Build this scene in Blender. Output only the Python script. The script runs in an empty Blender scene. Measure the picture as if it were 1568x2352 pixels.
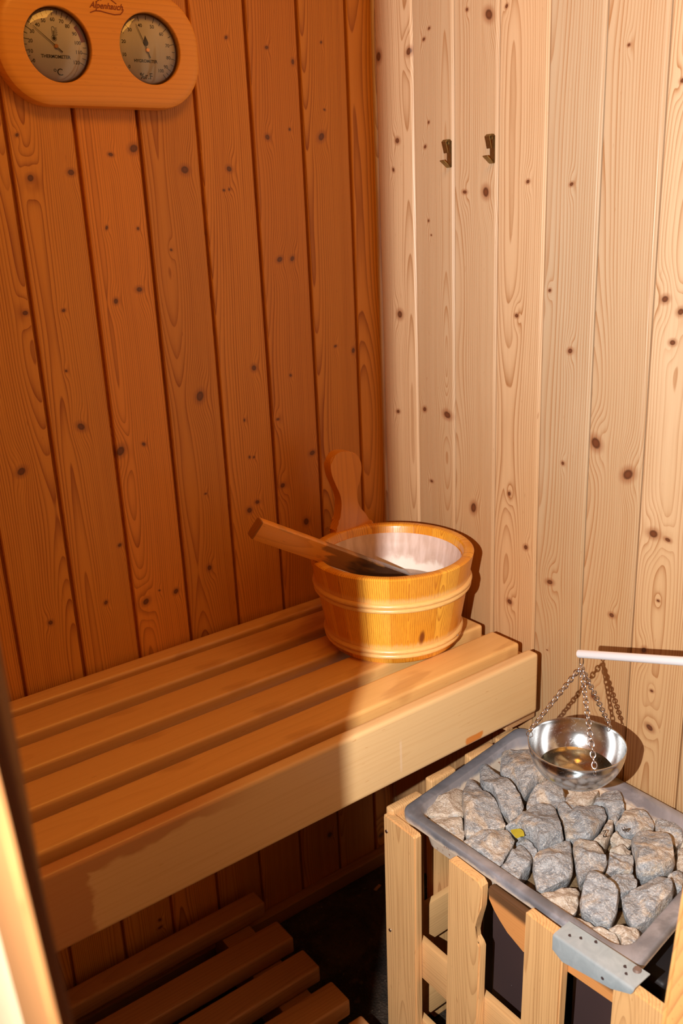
import bpy, bmesh, math, random
from mathutils import Vector, Matrix, noise
C = bpy.context.scene.collection
PI = math.pi

FLASH, WORLD, EXPO = 86.0, .06, 0.
FILL_LIGHTS = [('warm_fill', (-.42, -.66, 1.26), (-.40, -.40, 0), .35, .3, 2.9, (1, .42, .06))]  # unseen warm fill light, added overhead to lift the orange in unlit parts
NAIL = (-.1135, -.3015, .020)
SCRAPS = [(-.1301, -.5872), (-.1033, -.5985)]
LS = -.275
KNOTS_LEFT=[(-0.5469, 0.6756, 0.0051), (-0.4942, 0.6816, 0.0052), (-0.556, 0.7249, 0.0022), (-0.4382, 0.7027, 0.0035), (-0.405, 0.7101, 0.0054), (-0.3333, 0.6832, 0.0075), (-0.2634, 0.6837, 0.0051), (-0.4553, 0.613, 0.0024), (-0.4111, 0.61, 0.0025), (-0.4188, 0.5308, 0.0056), (-0.4546, 0.5183, 0.0037), (-0.3653, 0.5798, 0.0025), (-0.578, 0.5146, 0.0041), (-0.5279, 0.5131, 0.0024), (-0.3419, 0.3719, 0.0074), (-0.2465, 0.4008, 0.0042), (-0.5355, 0.435, 0.0018), (-0.5257, 0.3577, 0.005), (-0.438, 0.3172, 0.0026), (-0.4737, 0.3137, 0.0064), (-0.614, 0.3124, 0.0054), (-0.1479, 0.2492, 0.006), (-0.2089, 0.2067, 0.0044), (-0.258, 0.1898, 0.0043), (-0.2734, 0.1796, 0.0043), (-0.266, 0.2647, 0.0021), (-0.2582, 0.2632, 0.0021), (-0.1675, 0.1354, 0.0053), (-0.3527, 0.1039, 0.0043), (-0.4923, 0.1774, 0.0026), (-0.463, 0.0796, 0.0061), (-0.4395, 0.0911, 0.0021), (-0.4129, 0.0819, 0.0035), (-0.607, 0.091, 0.0038), (-0.5242, 0.0966, 0.0033), (-0.1881, 0.5559, 0.0048), (-0.1653, 0.5557, 0.0048), (-0.1961, 0.7259, 0.0039), (-0.157, 0.7368, 0.0027), (-0.2526, 0.8508, 0.0025), (-0.1882, 0.8424, 0.0026), (-0.1452, 0.8264, 0.0033), (-0.0935, 0.8548, 0.002), (-0.1005, 0.7274, 0.0055), (-0.0927, 0.7647, 0.002), (-0.0918, 0.4154, 0.0029), (-0.0561, 0.4042, 0.0037), (-0.2097, 0.3153, 0.0029), (-0.2702, 0.324, 0.0021), (-0.1811, 0.3806, 0.0021), (-0.3475, 0.2232, 0.0021), (-0.2659, 0.6566, 0.0019), (-0.2745, 0.6556, 0.0019), (-0.1552, -0.4905, 0.0052), (-0.5052, -0.4845, 0.0038), (-0.5061, -0.4993, 0.0038), (-0.0327, -0.553, 0.0063)]
KNOTS_RIGHT=[(-0.0558, 0.7182, 0.0041), (-0.0451, 0.6775, 0.0035), (-0.0853, 0.8357, 0.0053), (-0.0166, 0.8387, 0.0062), (-0.2449, 0.8559, 0.0078), (-0.2047, 0.8686, 0.0024), (-0.1295, 0.8584, 0.0026), (-0.1184, 0.8464, 0.0032), (-0.2417, 0.6373, 0.007), (-0.2006, 0.639, 0.0039), (-0.3184, 0.6471, 0.0036), (-0.3908, 0.6405, 0.0029), (-0.1265, 0.7371, 0.002), (-0.1183, 0.7049, 0.0027), (-0.4664, 0.7866, 0.0026), (-0.5392, 0.7404, 0.004), (-0.2763, 0.8599, 0.0023), (-0.124, 0.6016, 0.002), (-0.1294, 0.581, 0.0021), (-0.0531, 0.4599, 0.0059), (-0.3028, 0.4728, 0.0038), (-0.3983, 0.4327, 0.0036), (-0.536, 0.506, 0.0059), (-0.558, 0.4926, 0.0048), (-0.55, 0.4562, 0.0038), (-0.0432, 0.3001, 0.0046), (-0.1095, 0.3133, 0.0044), (-0.1622, 0.3118, 0.0086), (-0.4465, 0.3157, 0.0072), (-0.4992, 0.2834, 0.0071), (-0.2202, 0.1729, 0.0064), (-0.3291, 0.1367, 0.0041), (-0.2945, 0.2122, 0.0034), (-0.3764, 0.0956, 0.006), (-0.299, 0.0389, 0.0049), (-0.5421, 0.2135, 0.0064), (-0.5632, 0.2109, 0.004), (-0.486, 0.0805, 0.0038), (-0.5399, 0.0481, 0.0049), (-0.3606, 0.5092, 0.0024), (-0.3926, 0.2779, 0.0025), (-0.5569, -0.0622, 0.0056), (-0.5561, -0.0065, 0.0031), (-0.4634, -0.0552, 0.0052), (-0.1241, 0.196, 0.0037), (-0.556, 0.125, 0.0024), (-0.3756, -0.0145, 0.0014)]
STONES={'A': [(-0.2446, -0.3777), (-0.2376, -0.3746), (-0.1983, -0.3736), (-0.1856, -0.3844), (-0.1899, -0.3941), (-0.2024, -0.4044), (-0.2251, -0.4294), (-0.2408, -0.4186), (-0.2603, -0.3996), (-0.2573, -0.391)], 'B': [(-0.2628, -0.4024), (-0.2499, -0.4084), (-0.2327, -0.4254), (-0.2318, -0.4347), (-0.242, -0.4476), (-0.264, -0.4694), (-0.2665, -0.4457), (-0.2669, -0.4051)], 'C': [(-0.1657, -0.3781), (-0.1616, -0.3802), (-0.161, -0.3876), (-0.1662, -0.4049), (-0.172, -0.4301), (-0.1795, -0.453), (-0.1963, -0.4778), (-0.202, -0.4848), (-0.2236, -0.4771), (-0.2446, -0.4699), (-0.2537, -0.4645), (-0.2503, -0.457), (-0.2259, -0.4311), (-0.2116, -0.4121), (-0.1908, -0.3933), (-0.1751, -0.3824)], 'D': [(-0.1242, -0.3623), (-0.1195, -0.3649), (-0.1208, -0.3768), (-0.1284, -0.4153), (-0.1408, -0.4541), (-0.1497, -0.4694), (-0.161, -0.4773), (-0.181, -0.48), (-0.1861, -0.4792), (-0.1819, -0.4658), (-0.1795, -0.453), (-0.1741, -0.4437), (-0.1628, -0.4237), (-0.1605, -0.407), (-0.1576, -0.3946), (-0.1389, -0.3743)], 'E': [(-0.0794, -0.3618), (-0.0678, -0.3642), (-0.0607, -0.3718), (-0.0477, -0.3783), (-0.0395, -0.39), (-0.0533, -0.42), (-0.0806, -0.4505), (-0.0957, -0.4499), (-0.1149, -0.4524), (-0.1328, -0.4556), (-0.1323, -0.4495), (-0.1224, -0.4272), (-0.12, -0.4073), (-0.1187, -0.3958), (-0.1031, -0.3818)], 'F': [(-0.1284, -0.4581), (-0.1074, -0.4522), (-0.0866, -0.4509), (-0.0785, -0.4591), (-0.0783, -0.4795), (-0.0928, -0.4947), (-0.1033, -0.4973), (-0.1115, -0.4967), (-0.1197, -0.4998), (-0.1201, -0.4932), (-0.1272, -0.4809), (-0.1469, -0.4818), (-0.1487, -0.4741)], 'G': [(-0.0928, -0.4947), (-0.0781, -0.4863), (-0.0575, -0.4985), (-0.043, -0.5134), (-0.0644, -0.5213), (-0.0823, -0.5215), (-0.0946, -0.521), (-0.1109, -0.5098), (-0.1057, -0.5017)], 'H': [(-0.0692, -0.5236), (-0.046, -0.5188), (-0.0311, -0.5236), (-0.0273, -0.5346), (-0.0346, -0.5466), (-0.0513, -0.5626), (-0.0611, -0.5629), (-0.0794, -0.5703), (-0.0825, -0.5642), (-0.075, -0.5536), (-0.0649, -0.5386), (-0.0693, -0.5274)], 'I': [(-0.202, -0.4848), (-0.172, -0.4827), (-0.1488, -0.4789), (-0.1313, -0.4813), (-0.1209, -0.4901), (-0.1241, -0.5036), (-0.1394, -0.5234), (-0.1566, -0.5438), (-0.1645, -0.5518), (-0.1753, -0.5494), (-0.1909, -0.5484), (-0.2011, -0.5443), (-0.1934, -0.5265), (-0.1933, -0.5106), (-0.1889, -0.4982), (-0.199, -0.4897)], 'J': [(-0.1189, -0.503), (-0.106, -0.495), (-0.1024, -0.4981), (-0.1134, -0.5126), (-0.0976, -0.5235), (-0.0722, -0.5312), (-0.0706, -0.5401), (-0.0821, -0.5561), (-0.1027, -0.5637), (-0.1274, -0.5683), (-0.1375, -0.5666), (-0.1582, -0.5515), (-0.1481, -0.5395), (-0.1324, -0.5197)], 'K': [(-0.084, -0.5605), (-0.0811, -0.5653), (-0.0906, -0.5739), (-0.1115, -0.5816), (-0.1265, -0.587), (-0.1259, -0.5797), (-0.1314, -0.5729), (-0.1118, -0.57), (-0.0959, -0.5647)], 'L': [(-0.0773, -0.5722), (-0.0565, -0.5643), (-0.0435, -0.5667), (-0.0374, -0.5768), (-0.0382, -0.5931), (-0.0451, -0.604), (-0.0573, -0.6113), (-0.0626, -0.6044), (-0.0819, -0.6009), (-0.0939, -0.5908), (-0.0893, -0.575)], 'M': [(-0.0357, -0.5988), (-0.0314, -0.6025), (-0.0256, -0.6204), (-0.029, -0.635), (-0.0418, -0.6448), (-0.061, -0.6475), (-0.0573, -0.6328), (-0.058, -0.6164), (-0.0483, -0.6083)], 'N': [(-0.0993, -0.6076), (-0.0839, -0.6037), (-0.0656, -0.6065), (-0.0618, -0.6177), (-0.059, -0.6359), (-0.069, -0.6484), (-0.0915, -0.6667), (-0.1017, -0.6705), (-0.1196, -0.6686), (-0.1284, -0.6643), (-0.1397, -0.6549), (-0.1407, -0.645), (-0.1197, -0.6284), (-0.1131, -0.619)], 'O': [(-0.1542, -0.5582), (-0.135, -0.5743), (-0.139, -0.5919), (-0.1508, -0.6098), (-0.159, -0.6154), (-0.1803, -0.6221), (-0.1841, -0.6159), (-0.193, -0.6125), (-0.209, -0.6141), (-0.1977, -0.5995), (-0.1778, -0.5798)], 'P': [(-0.2194, -0.5504), (-0.1939, -0.5481), (-0.18, -0.5499), (-0.1667, -0.5522), (-0.1578, -0.5563), (-0.1694, -0.5686), (-0.1871, -0.5847), (-0.201, -0.5968), (-0.2119, -0.5998), (-0.2376, -0.5971), (-0.2531, -0.5949), (-0.2575, -0.5892), (-0.248, -0.5766), (-0.2361, -0.5624)], 'Q': [(-0.1362, -0.6019), (-0.1291, -0.6045), (-0.1217, -0.6162), (-0.1158, -0.621), (-0.1223, -0.6284), (-0.1373, -0.6387), (-0.1441, -0.6392), (-0.1559, -0.6293), (-0.1674, -0.6278), (-0.1773, -0.6256), (-0.1584, -0.617)], 'q': [(-0.1858, -0.6284), (-0.1638, -0.6308), (-0.1467, -0.643), (-0.1502, -0.6531), (-0.1596, -0.66), (-0.1706, -0.6605), (-0.1782, -0.6599), (-0.1897, -0.6579), (-0.1894, -0.6458)], 'R': [(-0.2661, -0.4699), (-0.2588, -0.4682), (-0.2414, -0.4691), (-0.2047, -0.4873), (-0.2048, -0.4952), (-0.2123, -0.5106), (-0.2209, -0.5156), (-0.2473, -0.526), (-0.2634, -0.5324), (-0.266, -0.5008)], 'S': [(-0.2147, -0.5197), (-0.2105, -0.521), (-0.2133, -0.534), (-0.2204, -0.5484), (-0.2302, -0.555), (-0.2491, -0.5577), (-0.2619, -0.5631), (-0.265, -0.5515), (-0.2629, -0.5349), (-0.2474, -0.5291), (-0.226, -0.5234)], 'T': [(-0.2074, -0.5091), (-0.1966, -0.5136), (-0.1949, -0.5263), (-0.2011, -0.5399), (-0.2107, -0.547), (-0.2198, -0.55), (-0.2106, -0.533), (-0.2086, -0.5193)], 'U': [(-0.2623, -0.5948), (-0.2474, -0.6015), (-0.2283, -0.6048), (-0.2197, -0.6129), (-0.2178, -0.6213), (-0.2267, -0.6272), (-0.2446, -0.6392), (-0.2641, -0.6393), (-0.264, -0.6158)], 'V': [(-0.2142, -0.6242), (-0.1995, -0.615), (-0.1896, -0.6203), (-0.1881, -0.6295), (-0.191, -0.654), (-0.1952, -0.6609), (-0.212, -0.6717), (-0.2352, -0.6808), (-0.2435, -0.6696), (-0.246, -0.648), (-0.2399, -0.6386), (-0.2247, -0.6288)], 'W': [(-0.1946, -0.6641), (-0.1804, -0.6628), (-0.1482, -0.6666), (-0.1276, -0.6699), (-0.125, -0.679), (-0.1327, -0.692), (-0.1478, -0.7011), (-0.1827, -0.704), (-0.2117, -0.7019), (-0.2185, -0.6962), (-0.2081, -0.6767)], 'X': [(-0.2635, -0.6433), (-0.2559, -0.6434), (-0.2501, -0.65), (-0.2478, -0.6729), (-0.2453, -0.6819), (-0.2443, -0.6878), (-0.2442, -0.6971), (-0.2555, -0.7068), (-0.2609, -0.7056), (-0.2618, -0.6975), (-0.263, -0.6715)], 'Y': [(-0.2411, -0.6811), (-0.232, -0.6825), (-0.2224, -0.6939), (-0.2177, -0.7021), (-0.22, -0.7078), (-0.2278, -0.7123), (-0.2477, -0.7148), (-0.2553, -0.7101), (-0.2416, -0.6975), (-0.2425, -0.6876)], 'Z': [(-0.1193, -0.6739), (-0.1056, -0.6743), (-0.0932, -0.6776), (-0.1043, -0.6874), (-0.1177, -0.6938), (-0.1232, -0.6874)], 'a': [(-0.1258, -0.5953), (-0.1109, -0.6001), (-0.1065, -0.6115), (-0.1141, -0.6171), (-0.1239, -0.6099)], 'b': [(-0.1094, -0.5834), (-0.0925, -0.5781), (-0.0967, -0.5929), (-0.0888, -0.6019), (-0.0999, -0.606), (-0.1085, -0.5977)], 'c': [(-0.0629, -0.6513), (-0.0477, -0.6531), (-0.0603, -0.6675), (-0.0854, -0.6779), (-0.0918, -0.6705)], 'leaf': [(-0.2077, -0.4993), (-0.1986, -0.5046), (-0.1976, -0.5112), (-0.2043, -0.5204), (-0.2084, -0.5181), (-0.2158, -0.5174), (-0.2129, -0.5087)]}
HANDLE=[(-0.173, 0.1413), (-0.1741, 0.145), (-0.1687, 0.1541), (-0.165, 0.1625), (-0.1611, 0.1845), (-0.1629, 0.2009), (-0.1701, 0.2182), (-0.1766, 0.2352), (-0.1784, 0.2511), (-0.1743, 0.2624), (-0.162, 0.2688), (-0.1486, 0.2685), (-0.1326, 0.2632), (-0.1222, 0.2511), (-0.1192, 0.237), (-0.1222, 0.2194), (-0.1285, 0.2047), (-0.1298, 0.1889), (-0.1257, 0.1741), (-0.115, 0.16), (-0.1043, 0.1433), (-0.1051, 0.1244)]
PADDLE_IN=[-0.117, -0.1709, 0.072]
PADDLE_OUT=[-0.3673, -0.1738, 0.2171]
THERMO_MARKS={'0': (-0.5268, 0.8064), '10': (-0.5294, 0.8166), '20': (-0.5282, 0.8278), '30': (-0.5246, 0.838), '40': (-0.517, 0.8455), '50': (-0.5094, 0.8505), '60': (-0.498, 0.8525), '70': (-0.4872, 0.8511), '80': (-0.4802, 0.8464), '90': (-0.4725, 0.8385), '100': (-0.4699, 0.8288), '110': (-0.4695, 0.8184), '120': (-0.4742, 0.8069), 'THERMOMETER': (-0.4993, 0.8121), 'C': (-0.4965, 0.795), 'o': (-0.5024, 0.7972), 'ico': (-0.498, 0.8361), 'hub': (-0.4977, 0.8236), 'tip': (-0.5233, 0.8444), 'tail': (-0.4905, 0.8174), 't0a': (-0.5332, 0.8034), 't0b': (-0.5303, 0.805), 't60a': (-0.4974, 0.8643), 't60b': (-0.4978, 0.8573), 't120a': (-0.4608, 0.803), 't120b': (-0.4664, 0.806), 'red1': (-0.47, 0.8547), 'red2': (-0.4559, 0.8306), 'left': (-0.5394, 0.8266), 'right': (-0.4504, 0.8237), 'top': (-0.4971, 0.8671), 'bot': (-0.4954, 0.7838)}
HYGRO_MARKS={'0': (-0.4044, 0.8058), '10': (-0.4097, 0.8194), '20': (-0.4088, 0.8344), '30': (-0.399, 0.8482), '40': (-0.3843, 0.8541), '50': (-0.3679, 0.8536), '60': (-0.3557, 0.846), '70': (-0.3484, 0.833), '80': (-0.3484, 0.8188), '90': (-0.3533, 0.8079), '100': (-0.3611, 0.803), 'HYGROMETER': (-0.381, 0.8133), '%r.F': (-0.3821, 0.7956), 'drop': (-0.3786, 0.8371), 'hub': (-0.3777, 0.8261), 'tip': (-0.3905, 0.8553), 'tail': (-0.3748, 0.8171), 't25': (-0.4115, 0.8453), 't100': (-0.3533, 0.7964), 't50': (-0.3649, 0.8615), 'left': (-0.4181, 0.8346), 'right': (-0.3294, 0.8266), 'top': (-0.3768, 0.8685), 'bot': (-0.3736, 0.7855), 'logo': (-0.4317, 0.8693), 'g1': (-0.4159, 0.8372), 'g2': (-0.4088, 0.8011)}

# ---------------------------------------------------------------- helpers
def link(name, me, mat=None, parent=None):
    o = bpy.data.objects.new(name, me); C.objects.link(o)
    if mat is not None:
        for m in (mat if isinstance(mat, (list, tuple)) else [mat]): me.materials.append(m)
    if parent is not None: o.parent = parent; o.matrix_parent_inverse = parent.matrix_world.inverted()
    return o

def empty(name, loc, label, cat, group=None):
    o = bpy.data.objects.new(name, None); C.objects.link(o); o.location = loc
    o.empty_display_size = .02
    bpy.context.view_layer.update()
    return tag(o, label, cat, group)

def tag(o, label=None, cat=None, group=None, kind=None):
    if label: o['label'] = label
    if cat: o['category'] = cat
    if group: o['group'] = group
    if kind: o['kind'] = kind
    return o

def mesh(name, bm, mat=None, parent=None, smooth=False, angle=None):
    bmesh.ops.recalc_face_normals(bm, faces=bm.faces)
    me = bpy.data.meshes.new(name)
    bm.to_mesh(me); bm.free()
    if smooth:
        for p in me.polygons: p.use_smooth = True
        if angle is not None: me.set_sharp_from_angle(angle=math.radians(angle))
    return link(name, me, mat, parent)

def box(bm, x0, x1, y0, y1, z0, z1, bev=0, seg=2, M=None):
    r = bmesh.ops.create_cube(bm, size=1)
    vs = r['verts']
    for v in vs:
        v.co = Vector(((x0+x1)/2+v.co.x*(x1-x0), (y0+y1)/2+v.co.y*(y1-y0), (z0+z1)/2+v.co.z*(z1-z0)))
    if bev:
        es = list({e for v in vs for e in v.link_edges})
        g = bmesh.ops.bevel(bm, geom=es, offset=bev, segments=seg, affect='EDGES', profile=.6)
        vs = g['verts']
        vs = list({v for f in g['faces'] for v in f.verts} | set(vs))
    if M is not None:
        for v in vs: v.co = M @ v.co
    return vs

def plank(name, x0, x1, y0, y1, z0, z1, mat, parent=None, bev=.003, seg=3, wav=0.0, M=None):
    """a board with rounded edges; its own origin at its middle so the wood grain follows it"""
    c = Vector(((x0+x1)/2, (y0+y1)/2, (z0+z1)/2))
    bm = bmesh.new()
    box(bm, x0-c.x, x1-c.x, y0-c.y, y1-c.y, z0-c.z, z1-c.z, bev, seg)
    o = mesh(name, bm, mat, None, True, 50)
    o.location = c
    if M is not None: o.matrix_world = M @ Matrix.Translation(c)
    if parent is not None:
        bpy.context.view_layer.update()
        o.parent = parent; o.matrix_parent_inverse = parent.matrix_world.inverted()
    return o

def cyl(bm, p0, p1, r0, r1=None, n=24, caps=True):
    r1 = r0 if r1 is None else r1
    p0, p1 = Vector(p0), Vector(p1); a = (p1-p0).normalized()
    u = a.orthogonal().normalized(); w = a.cross(u)
    A = [bm.verts.new(p0+(u*math.cos(t)+w*math.sin(t))*r0) for t in [2*PI*i/n for i in range(n)]]
    B = [bm.verts.new(p1+(u*math.cos(t)+w*math.sin(t))*r1) for t in [2*PI*i/n for i in range(n)]]
    for i in range(n): bm.faces.new((A[i], A[(i+1)%n], B[(i+1)%n], B[i]))
    if caps: bm.faces.new(A[::-1]); bm.faces.new(B)

def lathe(bm, prof, c=(0,0,0), n=96, closed=False):
    rings = []
    for r, z in prof:
        rings.append([bm.verts.new((c[0]+r*math.cos(2*PI*i/n), c[1]+r*math.sin(2*PI*i/n), c[2]+z)) for i in range(n)])
    k = len(rings)
    for j in range(k if closed else k-1):
        a, b = rings[j], rings[(j+1) % k]
        for i in range(n): bm.faces.new((a[i], a[(i+1)%n], b[(i+1)%n], b[i]))
    return rings

def torus(bm, c, X, Y, R, r, n=16, m=8, sx=1.0):
    c, X, Y = Vector(c), Vector(X).normalized(), Vector(Y).normalized(); Z = X.cross(Y)
    rings = []
    for i in range(n):
        t = 2*PI*i/n
        p = c+X*math.cos(t)*R*sx+Y*math.sin(t)*R
        d = (X*math.cos(t)+Y*math.sin(t)*sx).normalized()
        rings.append([bm.verts.new(p+(d*math.cos(s)+Z*math.sin(s))*r) for s in [2*PI*j/m for j in range(m)]])
    for i in range(n):
        a, b = rings[i], rings[(i+1)%n]
        for j in range(m): bm.faces.new((a[j], a[(j+1)%m], b[(j+1)%m], b[j]))

def prism(bm, pts, f0, f1):
    """closed outline -> solid; f0, f1 map (u,v) to the two end planes"""
    A = [bm.verts.new(f0(u, v)) for u, v in pts]; B = [bm.verts.new(f1(u, v)) for u, v in pts]
    n = len(pts)
    bm.faces.new(A[::-1]); bm.faces.new(B)
    for i in range(n): bm.faces.new((A[i], A[(i+1)%n], B[(i+1)%n], B[i]))

def smooth_loop(P, n, tension=.5):
    """closed Catmull-Rom through P, resampled to n points"""
    m = len(P); out = []
    for i in range(m):
        p0, p1, p2, p3 = [Vector(P[(i+k-1) % m]) for k in range(4)]
        for s in range(12):
            t = s/12
            out.append(p1 + (p2-p0)*tension*t + (2*p0-5*p1+4*p2-p3)*tension*t*t + (3*p1-p0-3*p2+p3)*tension*t**3)
    L = [0]
    for i in range(len(out)): L.append(L[-1]+(out[(i+1) % len(out)]-out[i]).length)
    res = []; j = 0
    for k in range(n):
        d = L[-1]*k/n
        while L[j+1] < d: j += 1
        f = (d-L[j])/max(1e-9, L[j+1]-L[j])
        res.append(out[j].lerp(out[(j+1) % len(out)], f))
    return res

# ---------------------------------------------------------------- node helper
class NT:
    def __init__(s, name):
        s.mat = bpy.data.materials.new(name); s.mat.use_nodes = True
        s.t = s.mat.node_tree; s.N = s.t.nodes; s.N.clear()
        s.out = s.N.new('ShaderNodeOutputMaterial')
        s.b = s.N.new('ShaderNodeBsdfPrincipled'); s.t.links.new(s.b.outputs[0], s.out.inputs[0])
    def lk(s, a, inp):
        if isinstance(a, bpy.types.NodeSocket): s.t.links.new(a, inp)
        else: inp.default_value = a
    def m(s, op, a, b=0., c=0., clamp=False):
        n = s.N.new('ShaderNodeMath'); n.operation = op; n.use_clamp = clamp
        s.lk(a, n.inputs[0]); s.lk(b, n.inputs[1])
        if op in ('MULTIPLY_ADD', 'COMPARE', 'SMOOTH_MIN', 'SMOOTH_MAX'): s.lk(c, n.inputs[2])
        return n.outputs[0]
    def add(s, a, b): return s.m('ADD', a, b)
    def sub(s, a, b): return s.m('SUBTRACT', a, b)
    def mul(s, a, b): return s.m('MULTIPLY', a, b)
    def ss(s, x, lo, hi, o0=0., o1=1.):
        n = s.N.new('ShaderNodeMapRange'); n.interpolation_type = 'SMOOTHSTEP'
        s.lk(x, n.inputs[0]); s.lk(lo, n.inputs[1]); s.lk(hi, n.inputs[2]); s.lk(o0, n.inputs[3]); s.lk(o1, n.inputs[4])
        return n.outputs[0]
    def xyz(s, x, y, z):
        n = s.N.new('ShaderNodeCombineXYZ'); s.lk(x, n.inputs[0]); s.lk(y, n.inputs[1]); s.lk(z, n.inputs[2]); return n.outputs[0]
    def obj(s):
        n = s.N.new('ShaderNodeTexCoord'); q = s.N.new('ShaderNodeSeparateXYZ')
        s.t.links.new(n.outputs['Object'], q.inputs[0]); s.co = n.outputs['Object']
        return q.outputs
    def rnd(s):
        return s.N.new('ShaderNodeObjectInfo').outputs['Random']
    def noise(s, v, scale=1., detail=2., rough=.5, dist=0.):
        n = s.N.new('ShaderNodeTexNoise'); s.lk(v, n.inputs['Vector']); s.lk(scale, n.inputs['Scale'])
        n.inputs['Detail'].default_value = detail; n.inputs['Roughness'].default_value = rough; n.inputs['Distortion'].default_value = dist
        return n.outputs[0]
    def mix(s, f, a, b):
        n = s.N.new('ShaderNodeMix'); n.data_type = 'RGBA'
        s.lk(f, n.inputs[0])
        for q, i in ((a, 6), (b, 7)):
            s.lk(q if isinstance(q, bpy.types.NodeSocket) else tuple(q)+(1,), n.inputs[i])
        return n.outputs[2]
    def bump(s, h, strength=.3, dist=.001):
        n = s.N.new('ShaderNodeBump'); n.inputs['Strength'].default_value = strength; n.inputs['Distance'].default_value = dist
        s.lk(h, n.inputs['Height']); s.t.links.new(n.outputs[0], s.b.inputs['Normal'])
    def set(s, **k):
        for a, v in k.items():
            a = {'color': 'Base Color', 'rough': 'Roughness', 'metal': 'Metallic', 'coat': 'Coat Weight', 'coatr': 'Coat Roughness', 'ior': 'IOR', 'trans': 'Transmission Weight', 'alpha': 'Alpha', 'sss': 'Subsurface Weight', 'spec': 'Specular IOR Level', 'aniso': 'Anisotropic'}[a]
            if a == 'Base Color' and not isinstance(v, bpy.types.NodeSocket): v = tuple(v)+(1,)
            s.lk(v, s.b.inputs[a])
        return s.mat

def srgb(r, g, b):
    f = lambda c: c/12.92 if c <= .04045 else ((c+.055)/1.055)**2.4
    return tuple(f(c/255) for c in (r, g, b))

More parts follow.
